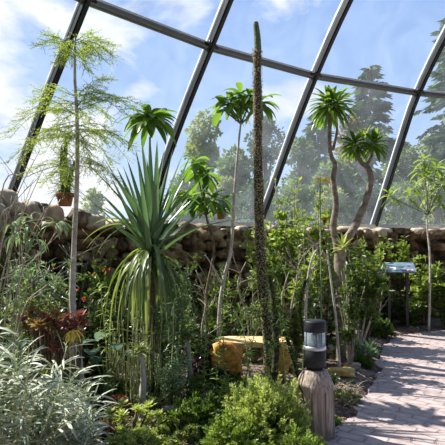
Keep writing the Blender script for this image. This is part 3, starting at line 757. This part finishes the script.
S('tall_shrub', 318, 0, 7.8, 182, 26, 'yellow-green shrub over the wall beside the stout grey trunk', 'shrub', 'bright', 'twig', nst=22, lpn=60, ll=.10, lw=.045, low=.4, stem_r=.012)
S('leafy_shrub', 300, 0, 7.2, 232, 30, 'dense green bush against the wall behind the bollard lamp', 'shrub', 'green', 'twig', nst=26, lpn=60, ll=.09, lw=.045, low=.3, stem_r=.011)
S('leafy_shrub', 322, 0, 6.4, 282, 20, 'low green bush left of the stout grey trunk base', 'shrub', 'dark', 'twig', nst=18, lpn=60, ll=.08, lw=.035)
S('leafy_shrub', 365, 0, 7.9, 232, 26, 'green feathery bush right of the stout grey trunk', 'shrub', 'green', 'bark_brown', nst=26, lpn=66, ll=.10, lw=.04, low=.25)
S('leafy_shrub', 372, 0, 9.6, 222, 26, 'bush climbing over the wall top left of the slanted panel', 'shrub', 'bright', nst=22, lpn=60, ll=.11, lw=.05, low=.35)
S('leafy_shrub', 424, 0, 9.9, 252, 28, 'light green bush against the wall behind the slanted panel', 'shrub', 'bright', nst=28, lpn=66, ll=.11, lw=.055, low=.2)
S('leafy_shrub', 388, 0, 9.9, 285, 18, 'dark low bush under the slanted panel', 'shrub', 'dark', nst=18, lpn=60, ll=.1, lw=.05)
S('leafy_shrub', 447, 0, 9.6, 262, 18, 'bush cut by the right edge of the view before the wall', 'shrub', 'green', nst=20, lpn=60, ll=.11, lw=.05)
S('leafy_shrub', 410, 0, 9.8, 300, 26, 'low green plants along the far path edge below the panel', 'shrub', 'green', nst=20, lpn=55, ll=.1, lw=.045)
S('leafy_shrub', 400, 0, 10.4, 226, 16, 'trailing greenery on the wall top right of the rib foot', 'shrub', 'bright', nst=12, lpn=50, ll=.13, lw=.05, low=.7)
S('leafy_shrub', 34, 0, 4.9, 272, 36, 'green bush between the wall bushes and the silver leaves', 'shrub', 'olive', nst=30, lpn=60, ll=.06, lw=.022)
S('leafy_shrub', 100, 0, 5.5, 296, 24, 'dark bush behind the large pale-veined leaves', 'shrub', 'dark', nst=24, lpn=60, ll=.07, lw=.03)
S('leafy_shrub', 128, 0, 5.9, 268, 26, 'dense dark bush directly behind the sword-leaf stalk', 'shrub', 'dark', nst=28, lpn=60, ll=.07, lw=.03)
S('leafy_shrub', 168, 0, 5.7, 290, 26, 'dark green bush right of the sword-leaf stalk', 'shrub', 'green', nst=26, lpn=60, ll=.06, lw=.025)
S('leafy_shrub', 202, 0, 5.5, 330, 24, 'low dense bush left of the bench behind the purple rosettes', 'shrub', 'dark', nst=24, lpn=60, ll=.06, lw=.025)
S('leafy_shrub', 252, 0, 6.6, 268, 36, 'loose twiggy bush around the foot of the spiny column', 'shrub', 'green', 'twig', nst=24, lpn=36, ll=.08, lw=.03)
S('leafy_shrub', 290, 0, 6.0, 296, 24, 'leafy bush between bench and bollard lamp', 'shrub', 'green', nst=26, lpn=56, ll=.07, lw=.03)
S('leafy_shrub', 190, 0, 4.7, 372, 26, 'low twiggy green bush right of the gnarled trunk', 'shrub', 'green', 'twig', nst=22, lpn=40, ll=.045, lw=.016, stem_r=.004)
S('leafy_shrub', 232, 0, 4.5, 376, 20, 'wispy green plant in front of the aloes', 'shrub', 'bright', 'stem_green', nst=16, lpn=36, ll=.045, lw=.014, stem_r=.004)
S('leafy_shrub', 350, 0, 6.1, 248, 17, 'open leafy bush partly hiding the stout grey trunk', 'shrub', 'green', 'twig', nst=14, lpn=34, ll=.09, lw=.035, low=.3)
S('leafy_shrub', 310, 0, 6.7, 215, 20, 'thin-stemmed green bush just left of the yellow flower stalk', 'shrub', 'bright', 'twig', nst=14, lpn=36, ll=.09, lw=.04, low=.4)
S('leafy_shrub', 330, 0, 5.2, 372, 12, 'sparse dark plant on the soil right of the bollard lamp', 'shrub', 'dark', 'twig', nst=14, lpn=26, ll=.05, lw=.02, stem_r=.004)
S('leafy_shrub', 350, 0, 5.5, 388, 11, 'tiny twiggy plant beside the small flat stone', 'shrub', 'olive', 'twig', nst=12, lpn=20, ll=.045, lw=.018, stem_r=.004)
S('leafy_shrub', 20, 0, 7.0, 215, 24, 'bush climbing at the far left end of the wall', 'shrub', 'green', 'twig', nst=22, lpn=50, ll=.09, lw=.035, low=.3)
S('leafy_shrub', 75, 0, 6.9, 240, 22, 'bush before the wall below the terracotta pot with the spiky plant', 'shrub', 'dark', 'twig', nst=20, lpn=45, ll=.08, lw=.035)
S('leafy_shrub', 222, 0, 7.4, 258, 30, 'loose bush against the wall behind the slender bare-stemmed tree', 'shrub', 'green', 'twig', nst=18, lpn=40, ll=.09, lw=.035)
S('leafy_shrub', 265, 0, 8.6, 205, 26, 'yellow-green bush reaching the sill behind the spiny column', 'shrub', 'bright', 'twig', nst=20, lpn=50, ll=.1, lw=.045, low=.4)
S('leafy_shrub', 342, 0, 8.6, 250, 22, 'dark bush behind the stout grey trunk', 'shrub', 'dark', nst=24, lpn=60, ll=.1, lw=.045)
S('leafy_shrub', 152, 0, 4.5, 385, 20, 'brownish green low plant around the gnarled trunk', 'shrub', 'olive', 'twig', nst=16, lpn=40, ll=.045, lw=.014, stem_r=.004)
# pale-stemmed little shrub by the path
D = 7.6; b = gnd(358, D, 0)
t = thing('pale_stem_shrub', b, 'small shrub with bare white forked stems at the path edge', 'shrub')
m = MB(); f = MB()
for x, y in ((345, 312), (351, 308), (358, 306), (366, 310), (372, 315)):
    P = smooth_path([b, lerp(b, at(x, y, D), .5)+V((0, 0, -.05)), at(x, y, D+U(-.2, .2))], 5); m.tube(P, radii(len(P), .026, .012), 6)
    crown_c = P[-1]
    for i in range(80): f.sliver(crown_c+rdir()*U(0, .16), rdir(-.2, 1), rdir(0, 1), .09, .04)
m.build('stem', 'bark_pale', t); f.build('foliage', 'green', t, smooth=False)
# pale forked branch plant before the pachypodium
for k_, (x0, pts, lab) in enumerate(((340, ((336, 320), (331, 280), (327, 250)), 'thin pale branching stem before the stout grey trunk'), (304, ((306, 300), (311, 262), (318, 248)), 'thin twisting dry vine right of the spiny column'))):
    D = 6.0-k_*.3; t = thing('bare_branch_plant', gnd(x0, D, 0), lab, 'plant')
    P = trunkline(t, [gnd(x0, D)]+[at(x, y, D) for x, y in pts], .022, .008, 'bark_pale', 'stem')
    for i in range(3):
        q = P[int(U(.4, .95)*(len(P)-1))]; e = q+V((U(-.25, .25), U(-.1, .1), U(.2, .45)))
        trunkline(t, [q, lerp(q, e, .5)+V((U(-.04, .04), 0, 0)), e], .009, .004, 'twig', 'branch')
# dry arching stalks at left
t = thing('dry_stalk_clump', gnd(-2, 4.0, 0), 'dry straw-coloured arching stalks leaning in from the left edge', 'dry grass')
m = MB()
for (x0, y0_, x1, y1_) in ((0, 290, 45, 165), (0, 250, 40, 150), (2, 300, 33, 180), (10, 290, 55, 195), (-5, 240, 38, 178), (15, 300, 52, 200), (0, 200, 60, 165), (5, 320, 18, 200), (20, 320, 80, 262), (22, 300, 110, 240), (-6, 330, 8, 215), (18, 290, 62, 232)):
    D = U(3.6, 4.4); a = at(x0, y0_, D); e = at(x1, y1_, D+U(-.2, .3)); b0 = V((a.x-.15, a.y, 0)); P = smooth_path([b0, a, lerp(a, e, .5)+V((-.02, 0, .05)), e], 6); m.tube(P, radii(len(P), .007, .0025), 5)
    for i in range(5):
        q = P[int(U(.4, .95)*(len(P)-1))]; e2 = q+V((U(-.15, .2), U(-.1, .1), U(.0, .22))); m.tube([q, e2], [.003, .0015], 4)
m.build('stalk', 'twig', t)
f = MB()
for (x, y) in ((22, 225), (28, 232), (16, 236), (34, 240), (55, 226), (60, 222), (30, 218), (12, 225)):
    for i in range(7): f.leaf(at(x, y, 4.1), V((U(-.6, .6), U(-.5, .5), .3)), U(.14, .24), .022, 2.6, 6, .2, 'ellip')
f.build('foliage', 'greygreen', t)

# ------------------------------------------------------------------ foreground
def narrow_bush(name, px, D, label, mat, nst, H, W, ll, lw, per=34, cx=0, droop=.5, lean=0):
    b = gnd(px, D, soil_z((px-222.5)/FPX*D, D)-.02); t = thing(name, b, label, 'shrub'); st = MB(); f = MB()
    for i in range(nst):
        a = U(0, 2*PI); r_ = W*math.sqrt(R()); e = b+V((math.cos(a)*r_+lean*R(), math.sin(a)*r_, H*U(.6, 1.05)*(1-.35*(r_/W)**2)))
        P = smooth_path([b+V((math.cos(a)*.04, math.sin(a)*.04, 0)), lerp(b, e, .5)+V((math.cos(a)*.05, math.sin(a)*.05, .04)), e], 5); st.tube(P, radii(len(P), .006, .002), 5)
        for j in range(per):
            u = lerp(.25, 1, (j+R())/per)*(len(P)-1); iu = min(int(u), len(P)-2); p = lerp(P[iu], P[iu+1], u-iu)
            d = (rdir(-.2, .8)+V((0, 0, .35))+V((math.cos(a), math.sin(a), 0))*.3).normalized()
            f.leaf(p, d, ll*U(.6, 1.2), lw*U(.8, 1.2), droop*U(.4, 1.8), 4, .2, 'ellip', U(-1, 1))
    st.build('stem', 'stem_pale', t); f.build('foliage', mat, t); return t
narrow_bush('silver_leaf_shrub', 8, 3.0, 'large silver-leaved shrub with long narrow leaves filling the lower left corner', 'silver', 52, 1.1, .5, .19, .017, 24, droop=.7)
narrow_bush('silver_leaf_shrub', 66, 3.3, 'lower silver-leaved shrub right of the big one in the lower left corner', 'silver', 38, .62, .32, .17, .014, 22, droop=.8)
narrow_bush('silver_leaf_shrub', 6, 4.1, 'grey-green narrow-leaved bush behind the big silver shrub', 'green', 50, 1.2, .46, .12, .015, 30)
narrow_bush('grey_leaf_shrub', 172, 4.7, 'small grey-green shrub on a thin stem left of the bench', 'greygreen', 18, .66, .17, .09, .014, 26)
# aeonium
def rosettes(name, pts, D, label, mat, r0, zc=None, cat='succulent'):
    t = thing(name, gnd(pts[0][0], D, soil_z((pts[0][0]-222.5)/FPX*D, D)-.01), label, cat); st = MB()
    for x, y in pts:
        dd = D+U(-.15, .15); c = at(x, y, dd); g = V((lerp(V(t['_loc']).x, c.x, .6), dd, t['_loc'][2])); st.tube([g, lerp(g, c, .6)+V((0, 0, -.01)), c], [.012, .01, .009], 5)
        f = MB(); n = 26; rr = r0*U(.8, 1.2)
        tilt = Matrix.Rotation(U(.1, .7), 3, 'X')@Matrix.Rotation(U(-.4, .4), 3, 'Y')
        for i in range(n):
            a = i*2.39996; u = i/n; e = lerp(.1, 1.4, u); d = tilt@V((math.cos(a)*math.cos(e), math.sin(a)*math.cos(e), math.sin(e)))
            f.leaf(c, d, rr*(1-.4*u), rr*.36, -.2, 3, .25, 'obov')
        f.build('rosette', mat if R() < .6 else (mat if mat != 'red' else 'redtip'), t)
    st.build('stem', 'bark_brown', t)
rosettes('aeonium', [(60, 325), (35, 322), (44, 318), (52, 330), (40, 326), (64, 328), (72, 324), (57, 334), (47, 337), (36, 337), (64, 320), (83, 326), (80, 334), (72, 342), (24, 322), (62, 332), (44, 330), (55, 322), (68, 318), (76, 326), (80, 318), (28, 330), (42, 334), (62, 338), (50, 342), (38, 346), (70, 333), (56, 316), (32, 314), (48, 324), (66, 346), (56, 350)], 3.95, 'clump of dark red and bronze succulent rosettes around the pale trunk foot', 'red', .09)
rosettes('aeonium', [(197, 362), (191, 368), (203, 367), (196, 374)], 4.9, 'small dark purple succulent rosettes left of the bench', 'purple', .08)
rosettes('stonecrop', [(x+U(-3, 3), y+U(-2, 2)) for y, xs in ((408, (122, 134, 146)), (416, (112, 124, 136, 148, 158)), (425, (104, 115, 126, 137, 148, 160)), (434, (100, 111, 122, 133, 144, 155, 165)), (442, (98, 109, 120, 131, 142, 153, 163))) for x in xs], 4.0, 'mat of pale yellow-green fleshy rosettes at the bottom left of centre', 'lime', .085)
# yellow withered flower head by aeonium
D = 3.75; t = thing('yellow_flower_head', gnd(74, D, 0), 'yellow drooping flower head in front of the dark red rosettes', 'flower')
m = MB(); m.tube(smooth_path([gnd(72, D), at(70, 365, D), at(73, 345, D), at(73, 332, D)], 4), .007, 6); m.build('stem', 'stem_pale', t)
f = MB()
for i in range(46): f.leaf(at(73, 331, D)+V((U(-.02, .02), U(-.02, .02), 0)), rdir(-.2, .6), U(.06, .13), .012, 2.6, 5)
f.build('petals', 'flower_yellow', t)
f = MB()
for i in range(30): f.leaf(at(72, 345, D)+V((U(-.02, .02), U(-.02, .02), U(-.06, .04))), rdir(-.8, .2), U(.06, .12), .012, 2, 5)
f.build('dry_leaf', 'straw', t)
# dark big-leaf plant
D = 5.0; c = gnd(108, D, .05); t = thing('large_leaf_plant', c, 'dark plant with a few large pale-veined rounded leaves left of the sword-leaf stalk', 'plant')
m = MB(); f = MB()
for x, y, l in ((98, 341, .3), (110, 334, .32), (105, 358, .3), (90, 350, .24), (122, 352, .26), (118, 345, .22)):
    p = at(x, y, D+U(-.2, .2)); m.tube([c, lerp(c, p, .6)+V((0, 0, .05)), p], [.01, .008, .006], 5); f.leaf(p, V((U(-1, .9), -.5, .25)), l, .17, .9, 6, .1)
m.build('stem', 'stem_green', t); f.build('foliage', 'yucca', t)
# pencil-stem plant
def pencil(px, D, n, h, w, label, mat='stem_pale', leaf=True):
    b = gnd(px, D, .03); t = thing('pencil_stem_plant', b, label, 'plant', 'pencil-stemmed plants below the sword leaves'); m = MB(); f = MB()
    for i in range(n):
        s0 = b+V((U(-.5, .5)*w, U(-.5, .5)*w, 0)); e = s0+V((U(-.3, .3)*w, U(-.3, .3)*w, h*U(.5, 1))); P = smooth_path([s0, lerp(s0, e, .5)+V((U(-.02, .02), 0, 0)), e], 5); m.tube(P, radii(len(P), .007, .004), 5)
        for j in range(16):
            u = R()*(len(P)-1); iu = int(u); p = lerp(P[iu], P[min(iu+1, len(P)-1)], u-iu); f.leaf(p, rdir(.1, 1), U(.05, .11), .01, .4, 3)
    m.build('stem', mat, t); f.build('foliage', 'olive', t)
pencil(137, 4.65, 26, 1.0, .22, 'upright pale pencil stems under the sword leaves')
pencil(158, 4.9, 18, .9, .2, 'second clump of pencil stems right under the sword leaves')
pencil(122, 5.1, 14, .85, .2, 'thin greener pencil stems left of the pale ones')
# gnarled pale short trunk by the pencil stems
for px, D, y1_, lab in ((141, 4.3, 350, 'short gnarled grey trunk at the centre left foreground'), (188, 4.9, 335, 'knobbly pale short trunk left of the bench')):
    t = thing('gnarled_stem', gnd(px, D, 0), lab, 'plant'); trunkline(t, [gnd(px, D), at(px+2, (y1_+410)/2, D), at(px-1, y1_, D)], .035, .018, 'bark_grey', 'trunk', 9, .25)
    f = MB(); c = at(px-1, y1_, D)
    for i in range(90): f.leaf(c+rdir()*U(0, .07), rdir(-.2, 1), U(.05, .1), .016, .5, 3)
    f.build('foliage', 'olive', t)
# tall herb stalks
for px, D, y1_, lean, lab in ((215, 5.0, 285, 14, 'leftmost leafy herb stalk before the bench'), (228, 4.8, 262, -6, 'tall herb stalk rising before the left end of the bench'), (242, 4.7, 300, 20, 'slanting herb stalk before the bench slab'), (205, 4.6, 308, 3, 'herb stalk right of the dark purple rosettes'), (262, 4.5, 342, 8, 'short herb stalk under the right part of the bench'), (193, 5.3, 296, -4, 'herb stalk left of the bench, behind the knobbly trunk'), (178, 5.4, 280, 2, 'herb stalk between the sword leaves and the bench')):
    b = gnd(px, D, .02); e = at(px+lean, y1_, D); t = thing('herb_stalk', b, lab, 'plant', 'leafy herb stalks around the bench'); P = smooth_path([b, lerp(b, e, .5)+V((-.02, 0, 0)), e], 8); m = MB(); m.tube(P, radii(len(P), .006, .003), 5); m.build('stem', 'stem_green', t)
    f = MB()
    for j in range(26):
        u = lerp(.15, 1, (j+R())/26)*(len(P)-1); iu = min(int(u), len(P)-2); p = lerp(P[iu], P[iu+1], u-iu); a0 = R()*6
        for a in (a0, a0+2, a0+4):
            f.leaf(p, V((math.cos(a), math.sin(a), U(.1, 1.2))), U(.05, .10), .02, U(.3, 1.4), 4)
    f.build('foliage', 'bright', t)
# aloes
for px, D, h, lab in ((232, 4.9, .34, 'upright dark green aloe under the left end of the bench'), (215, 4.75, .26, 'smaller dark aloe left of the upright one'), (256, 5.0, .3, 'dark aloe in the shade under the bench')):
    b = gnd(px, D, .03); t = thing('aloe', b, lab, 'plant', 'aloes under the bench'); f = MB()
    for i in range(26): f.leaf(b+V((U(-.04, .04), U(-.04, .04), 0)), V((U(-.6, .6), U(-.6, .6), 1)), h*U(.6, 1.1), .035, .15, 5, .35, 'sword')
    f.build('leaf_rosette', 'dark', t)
# leafy mounds
def mound(px, D, rx, ry, h, label, mat, n, ll, lw, name='mounding_shrub', spikes=0):
    z0 = soil_z((px-222.5)/FPX*D, D)-.02; b = gnd(px, D, z0); t = thing(name, b, label, 'shrub'); st = MB(); f = MB(); ns = int(n/34)
    for i in range(ns):
        d = rdir(.02, 1); k_ = 1+.2*noise.noise(d*2.5+V((px, 0, 0))); e = b+V((d.x*rx*k_, d.y*ry*k_, d.z*h*k_))*U(.72, 1.05)
        s0 = b+V((d.x*rx*.3, d.y*ry*.3, 0)); md = lerp(s0, e, .6)+V((0, 0, .02)); st.tube([s0, md, e], [.004, .003, .0015], 4)
        for j in range(34):
            p = lerp(md, e, U(0, 1.1))+rdir()*.012; f.sliver(p, (rdir(-.2, 1)+d*.7).normalized(), (rdir(0, 1)+V((0, 0, .5))).normalized(), ll*U(.7, 1.3), lw*U(.7, 1.2))
    st.build('stem', 'stem_green', t); f.build('foliage', mat, t, smooth=False); return t
mound(266, 4.0, .40, .34, .50, 'bright yellow-green mounding shrub left of the wooden post', 'lime', 13000, .03, .016)
mound(300, 3.6, .26, .24, .26, 'small bright green mound before the wooden post', 'bright', 5000, .03, .016)
mound(232, 3.75, .26, .24, .26, 'green mound at the left of the bright yellow-green shrub', 'bright', 5000, .034, .018)
mound(196, 4.15, .34, .3, .30, 'loose green ground shrub at the bottom centre', 'green', 6500, .045, .018)
mound(178, 3.9, .2, .2, .18, 'low olive tuft at the bottom edge left of centre', 'olive', 3000, .035, .014)
mound(88, 4.6, .3, .25, .28, 'dark green low shrub behind the silver leaves', 'dark', 3500, .05, .02)
mound(112, 4.5, .22, .18, .16, 'rusty brown ground plant left of the gnarled trunk', 'rust', 2800, .04, .016)
mound(152, 4.9, .26, .2, .22, 'green low tuft behind the gnarled trunk', 'green', 3000, .045, .016)
mound(218, 5.4, .3, .2, .25, 'small dark tuft behind the aloes', 'dark', 2800, .05, .018)
mound(100, 3.9, .16, .16, .14, 'rust and green tuft at the right foot of the silver shrub', 'rust', 1800, .04, .014)
mound(361, 6.4, .15, .12, .13, 'small dark green tuft at the path edge right of the post', 'green', 1500, .05, .02)
mound(378, 8.6, .3, .22, .3, 'green tuft at the bend of the path', 'green', 2600, .07, .03)
mound(344, 7.0, .22, .2, .3, 'leafy green tuft at the foot of the stout grey trunk', 'olive', 2400, .06, .025)
mound(332, 4.4, .10, .09, .08, 'tiny green tuft at the right foot of the wooden post', 'bright', 900, .03, .012)
mound(360, 7.0, .24, .18, .16, 'low mixed green plant between trunk and path', 'greygreen', 2000, .06, .02)
# small aloe at path
b = gnd(371, 7.3, .02); t = thing('agave', b, 'small grey-green agave beside the path below the white-stemmed shrub', 'plant'); crown(t, b+V((0, 0, .02)), 22, .24, .05, 'greygreen', droop=.2, e0=.1, shape='sword', name='leaf_rosette')

S('leafy_shrub', 60, 0, 3.8, 346, 20, 'green tuft of small leaves below the dark red rosettes', 'shrub', 'olive', 'stem_green', nst=22, lpn=50, ll=.05, lw=.014, stem_r=.004)
S('leafy_shrub', 100, 0, 4.2, 366, 16, 'small dark plant between silver leaves and gnarled trunk', 'shrub', 'dark', 'stem_green', nst=18, lpn=46, ll=.05, lw=.018, stem_r=.004)
for x0, pts, D, lab in ((292, ((290, 320), (296, 285), (300, 262), (310, 250)), 6.6, 'brown twisting vine stem right of the spiny column foot'), (286, ((288, 330), (282, 300), (289, 272)), 6.9, 'thin dry vine close behind the spiny column'), (246, ((248, 320), (238, 285), (246, 262)), 6.9, 'dry vine stem left of the spiny column'), (205, ((202, 330), (206, 300), (196, 270)), 6.1, 'dry vine stem left of the slender bare-stemmed tree'), (378, ((380, 310), (382, 290), (377, 272)), 9.3, 'short pale bare stem left of the slanted panel')):
    t = thing('bare_branch_plant', gnd(x0, D, 0), lab, 'plant'); P = trunkline(t, [gnd(x0, D)]+[at(x, y, D) for x, y in pts], .018, .007, 'twig', 'stem')
    for i in range(5):
        q = P[int(U(.3, .95)*(len(P)-1))]; e = q+V((U(-.3, .3), U(-.1, .1), U(.05, .4))); trunkline(t, [q, lerp(q, e, .5)+V((U(-.06, .06), 0, 0)), e], .008, .004, 'twig', 'branch')
mound(346, 5.0, .16, .16, .12, 'dark twiggy tuft on the soil between wooden post and path', 'olive', 1300, .035, .012)
mound(140, 3.75, .3, .16, .14, 'pale green mat at the bottom edge below the fleshy rosettes', 'lime', 3000, .03, .014)
mound(118, 4.9, .22, .2, .2, 'small green plant left of the gnarled trunk base', 'green', 2400, .045, .016)
mound(252, 5.05, .3, .14, .2, 'green tufts in front of the bench', 'green', 2600, .05, .014)
for px, D, y1_, lean, lab in ((60, 4.6, 262, 10, 'leafy stalk right of the big silver shrub'), (108, 4.7, 282, -8, 'leafy stalk left of the sword-leaf stalk'), (166, 4.6, 300, 8, 'leafy stalk before the right-hand drooping straps'), (285, 4.6, 318, -5, 'leafy stalk behind the bright yellow-green shrub'), (252, 4.8, 310, -12, 'leafy stalk crossing the left half of the bench')):
    b = gnd(px, D, .02); e = at(px+lean, y1_, D); t = thing('herb_stalk', b, lab, 'plant'); P = smooth_path([b, lerp(b, e, .5)+V((.02, 0, 0)), e], 8); m = MB(); m.tube(P, radii(len(P), .007, .003), 5); m.build('stem', 'stem_pale', t)
    f = MB()
    for j in range(70):
        u = lerp(.2, 1, R())*(len(P)-1); iu = min(int(u), len(P)-2); p = lerp(P[iu], P[iu+1], u-iu); f.leaf(p, rdir(-.2, 1), U(.07, .14), .016, U(.3, 1.4), 4)
    f.build('foliage', 'greygreen' if px in (60, 166) else 'bright', t)

# rocks
for px, D, sz, mat, lab in ((341, 5.9, (.36, .22, .10), 'rock_yellow', 'flat yellow rock right of the bollard lamp'), (334, 7.0, (.22, .2, .2), 'rock_pale', 'pale rock behind the flat yellow rock'), (349, 6.9, (.26, .2, .14), 'rock_pale', 'pale rock left of the small agave'),
                            (352, 6.15, (.2, .15, .08), 'rock_pale', 'small flat stone at the path edge'), (206, 4.75, (.14, .12, .1), 'rock_pale', 'pale stone near the aloes'), (246, 4.75, (.12, .1, .08), 'rock_pale', 'pale stone beneath the bench'), (297, 5.0, (.14, .12, .14), 'rock_pale', 'pale stone left of the wooden post'),
                            (168, 4.5, (.16, .13, .08), 'rock_pale', 'stone beside the small grey-green shrub')):
    p = gnd(px, D); m = MB(); m.rock(V((p.x, p.y, soil_z(p.x, p.y)+sz[2]*.35)), sz, R()*30, 3, U(0, 3)); tag(m.build('rock', mat, origin=V((p.x, p.y, 0))), lab, 'rock', 'rocks in the bed')
# leaf litter
f = MB()
for i in range(9000):
    x = U(-3, 4.2); y = U(3.2, 9.5)
    if min((V((x, y))-V((q.x, q.y))).length for q in base[::2]) < 1.0: continue
    if inpath(x, y) and (pdist(x, y) > .12*R() or R() < .3): continue
    f.leaf(V((x, y, max(.012, soil_z(x, y))+U(.003, .02))), rdir(-.1, .35), U(.02, .07), U(.012, .03), .2, 2, U(-.3, .3))
tag(f.build('leaf_litter', 'litter', smooth=False), 'dry brown leaves scattered over the soil bed', 'leaf litter', kind='stuff')
# wiry dry twigs on path edge
for px, D, lab in ((345, 5.2, 'tangle of dry twigs on the soil right of the wooden post'), (330, 4.9, 'smaller tangle of dry twigs close to the wooden post')):
    t = thing('dry_twigs', gnd(px, D, .02), lab, 'twigs', 'dry twigs by the path'); m = MB(); b = gnd(px, D, .03)
    for i in range(34):
        a = b+V((U(-.2, .2), U(-.25, .25), U(0, .04))); e = a+V((U(-.15, .15), U(-.15, .15), U(.0, .14))); m.tube([a, lerp(a, e, .5)+V((0, 0, .02)), e], [.004, .003, .002], 4)
    m.build('twig_tangle', 'twig', t)

# ------------------------------------------------------------------ light, sky, camera
sd = bpy.data.lights.new('sun', 'SUN'); sd.energy = 9.5; sd.angle = math.radians(.55); sd.color = (1, .955, .88)
so = bpy.data.objects.new('sun', sd); col.objects.link(so)
SUN = V((-.62, .30, .74)).normalized(); so.rotation_euler = SUN.to_track_quat('Z', 'Y').to_euler()
wd = bpy.data.worlds.new('world'); bpy.context.scene.world = wd; wd.use_nodes = True
nt = wd.node_tree; nt.nodes.clear(); L = nt.links
out = nt.nodes.new('ShaderNodeOutputWorld'); bg = nt.nodes.new('ShaderNodeBackground'); L.new(bg.outputs[0], out.inputs[0]); bg.inputs[1].default_value = 1.0
tc = nt.nodes.new('ShaderNodeTexCoord'); sx = nt.nodes.new('ShaderNodeSeparateXYZ'); L.new(tc.outputs['Generated'], sx.inputs[0])
sky = ramp(nt, [(0, (.72, .85, .98)), (.12, (.56, .73, .96)), (.3, (.40, .58, .93)), (.55, (.20, .38, .80)), (1, (.11, .25, .65))])
L.new(sx.outputs['Z'], sky.inputs[0])
mp = nt.nodes.new('ShaderNodeMapping'); mp.inputs['Scale'].default_value = (1, 1, 2.2); mp.inputs['Location'].default_value = (.1, .55, .3); L.new(tc.outputs['Generated'], mp.inputs[0])
nz = nt.nodes.new('ShaderNodeTexNoise'); nz.inputs['Scale'].default_value = 3.6; nz.inputs['Detail'].default_value = 7; nz.inputs['Roughness'].default_value = .52; nz.inputs['Distortion'].default_value = .3
L.new(mp.outputs[0], nz.inputs['Vector'])
mr = nt.nodes.new('ShaderNodeMapRange'); L.new(sx.outputs['X'], mr.inputs[0]); mr.inputs[1].default_value = -.45; mr.inputs[2].default_value = .35; mr.inputs[3].default_value = .05; mr.inputs[4].default_value = -.13
ad = nt.nodes.new('ShaderNodeMath'); ad.operation = 'ADD'; L.new(nz.outputs[0], ad.inputs[0]); L.new(mr.outputs[0], ad.inputs[1])
cr = ramp(nt, [(.47, (0, 0, 0)), (.58, (1, 1, 1))]); L.new(ad.outputs[0], cr.inputs[0])
mx = nt.nodes.new('ShaderNodeMix'); mx.data_type = 'RGBA'; L.new(cr.outputs[0], mx.inputs[0]); L.new(sky.outputs[0], mx.inputs[6]); mx.inputs[7].default_value = (.98, .98, 1.0, 1)
m2 = nt.nodes.new('ShaderNodeMapRange'); L.new(sx.outputs['Y'], m2.inputs[0]); m2.inputs[1].default_value = -.6; m2.inputs[2].default_value = .3; m2.inputs[3].default_value = .27; m2.inputs[4].default_value = 1  # sky behind the camera dimmed to cut fill light on the planting
gr = nt.nodes.new('ShaderNodeMapRange'); L.new(sx.outputs['Z'], gr.inputs[0]); gr.inputs[1].default_value = -.03; gr.inputs[2].default_value = 0; gr.inputs[3].default_value = .12; gr.inputs[4].default_value = 1
mm = nt.nodes.new('ShaderNodeMath'); mm.operation = 'MULTIPLY'; L.new(m2.outputs[0], mm.inputs[0]); L.new(gr.outputs[0], mm.inputs[1]); L.new(mm.outputs[0], bg.inputs[1])
L.new(mx.outputs[2], bg.inputs[0])
cd = bpy.data.cameras.new('camera'); cam = bpy.data.objects.new('camera', cd); col.objects.link(cam)
cam.location = (0, 0, EYE); cam.rotation_euler = (PI/2, 0, 0); cd.sensor_width = 36; cd.lens = 36*FPX/445; cd.shift_y = (HY-222.5)/445; cd.clip_end = 300
sc = bpy.context.scene; sc.camera = cam
vs = sc.view_settings; vs.view_transform = 'Standard'; vs.look = 'None'; vs.gamma = 1; vs.exposure = 0; vs.use_curve_mapping = False
for o in bpy.data.objects:
    if '_loc' in o: del o['_loc']
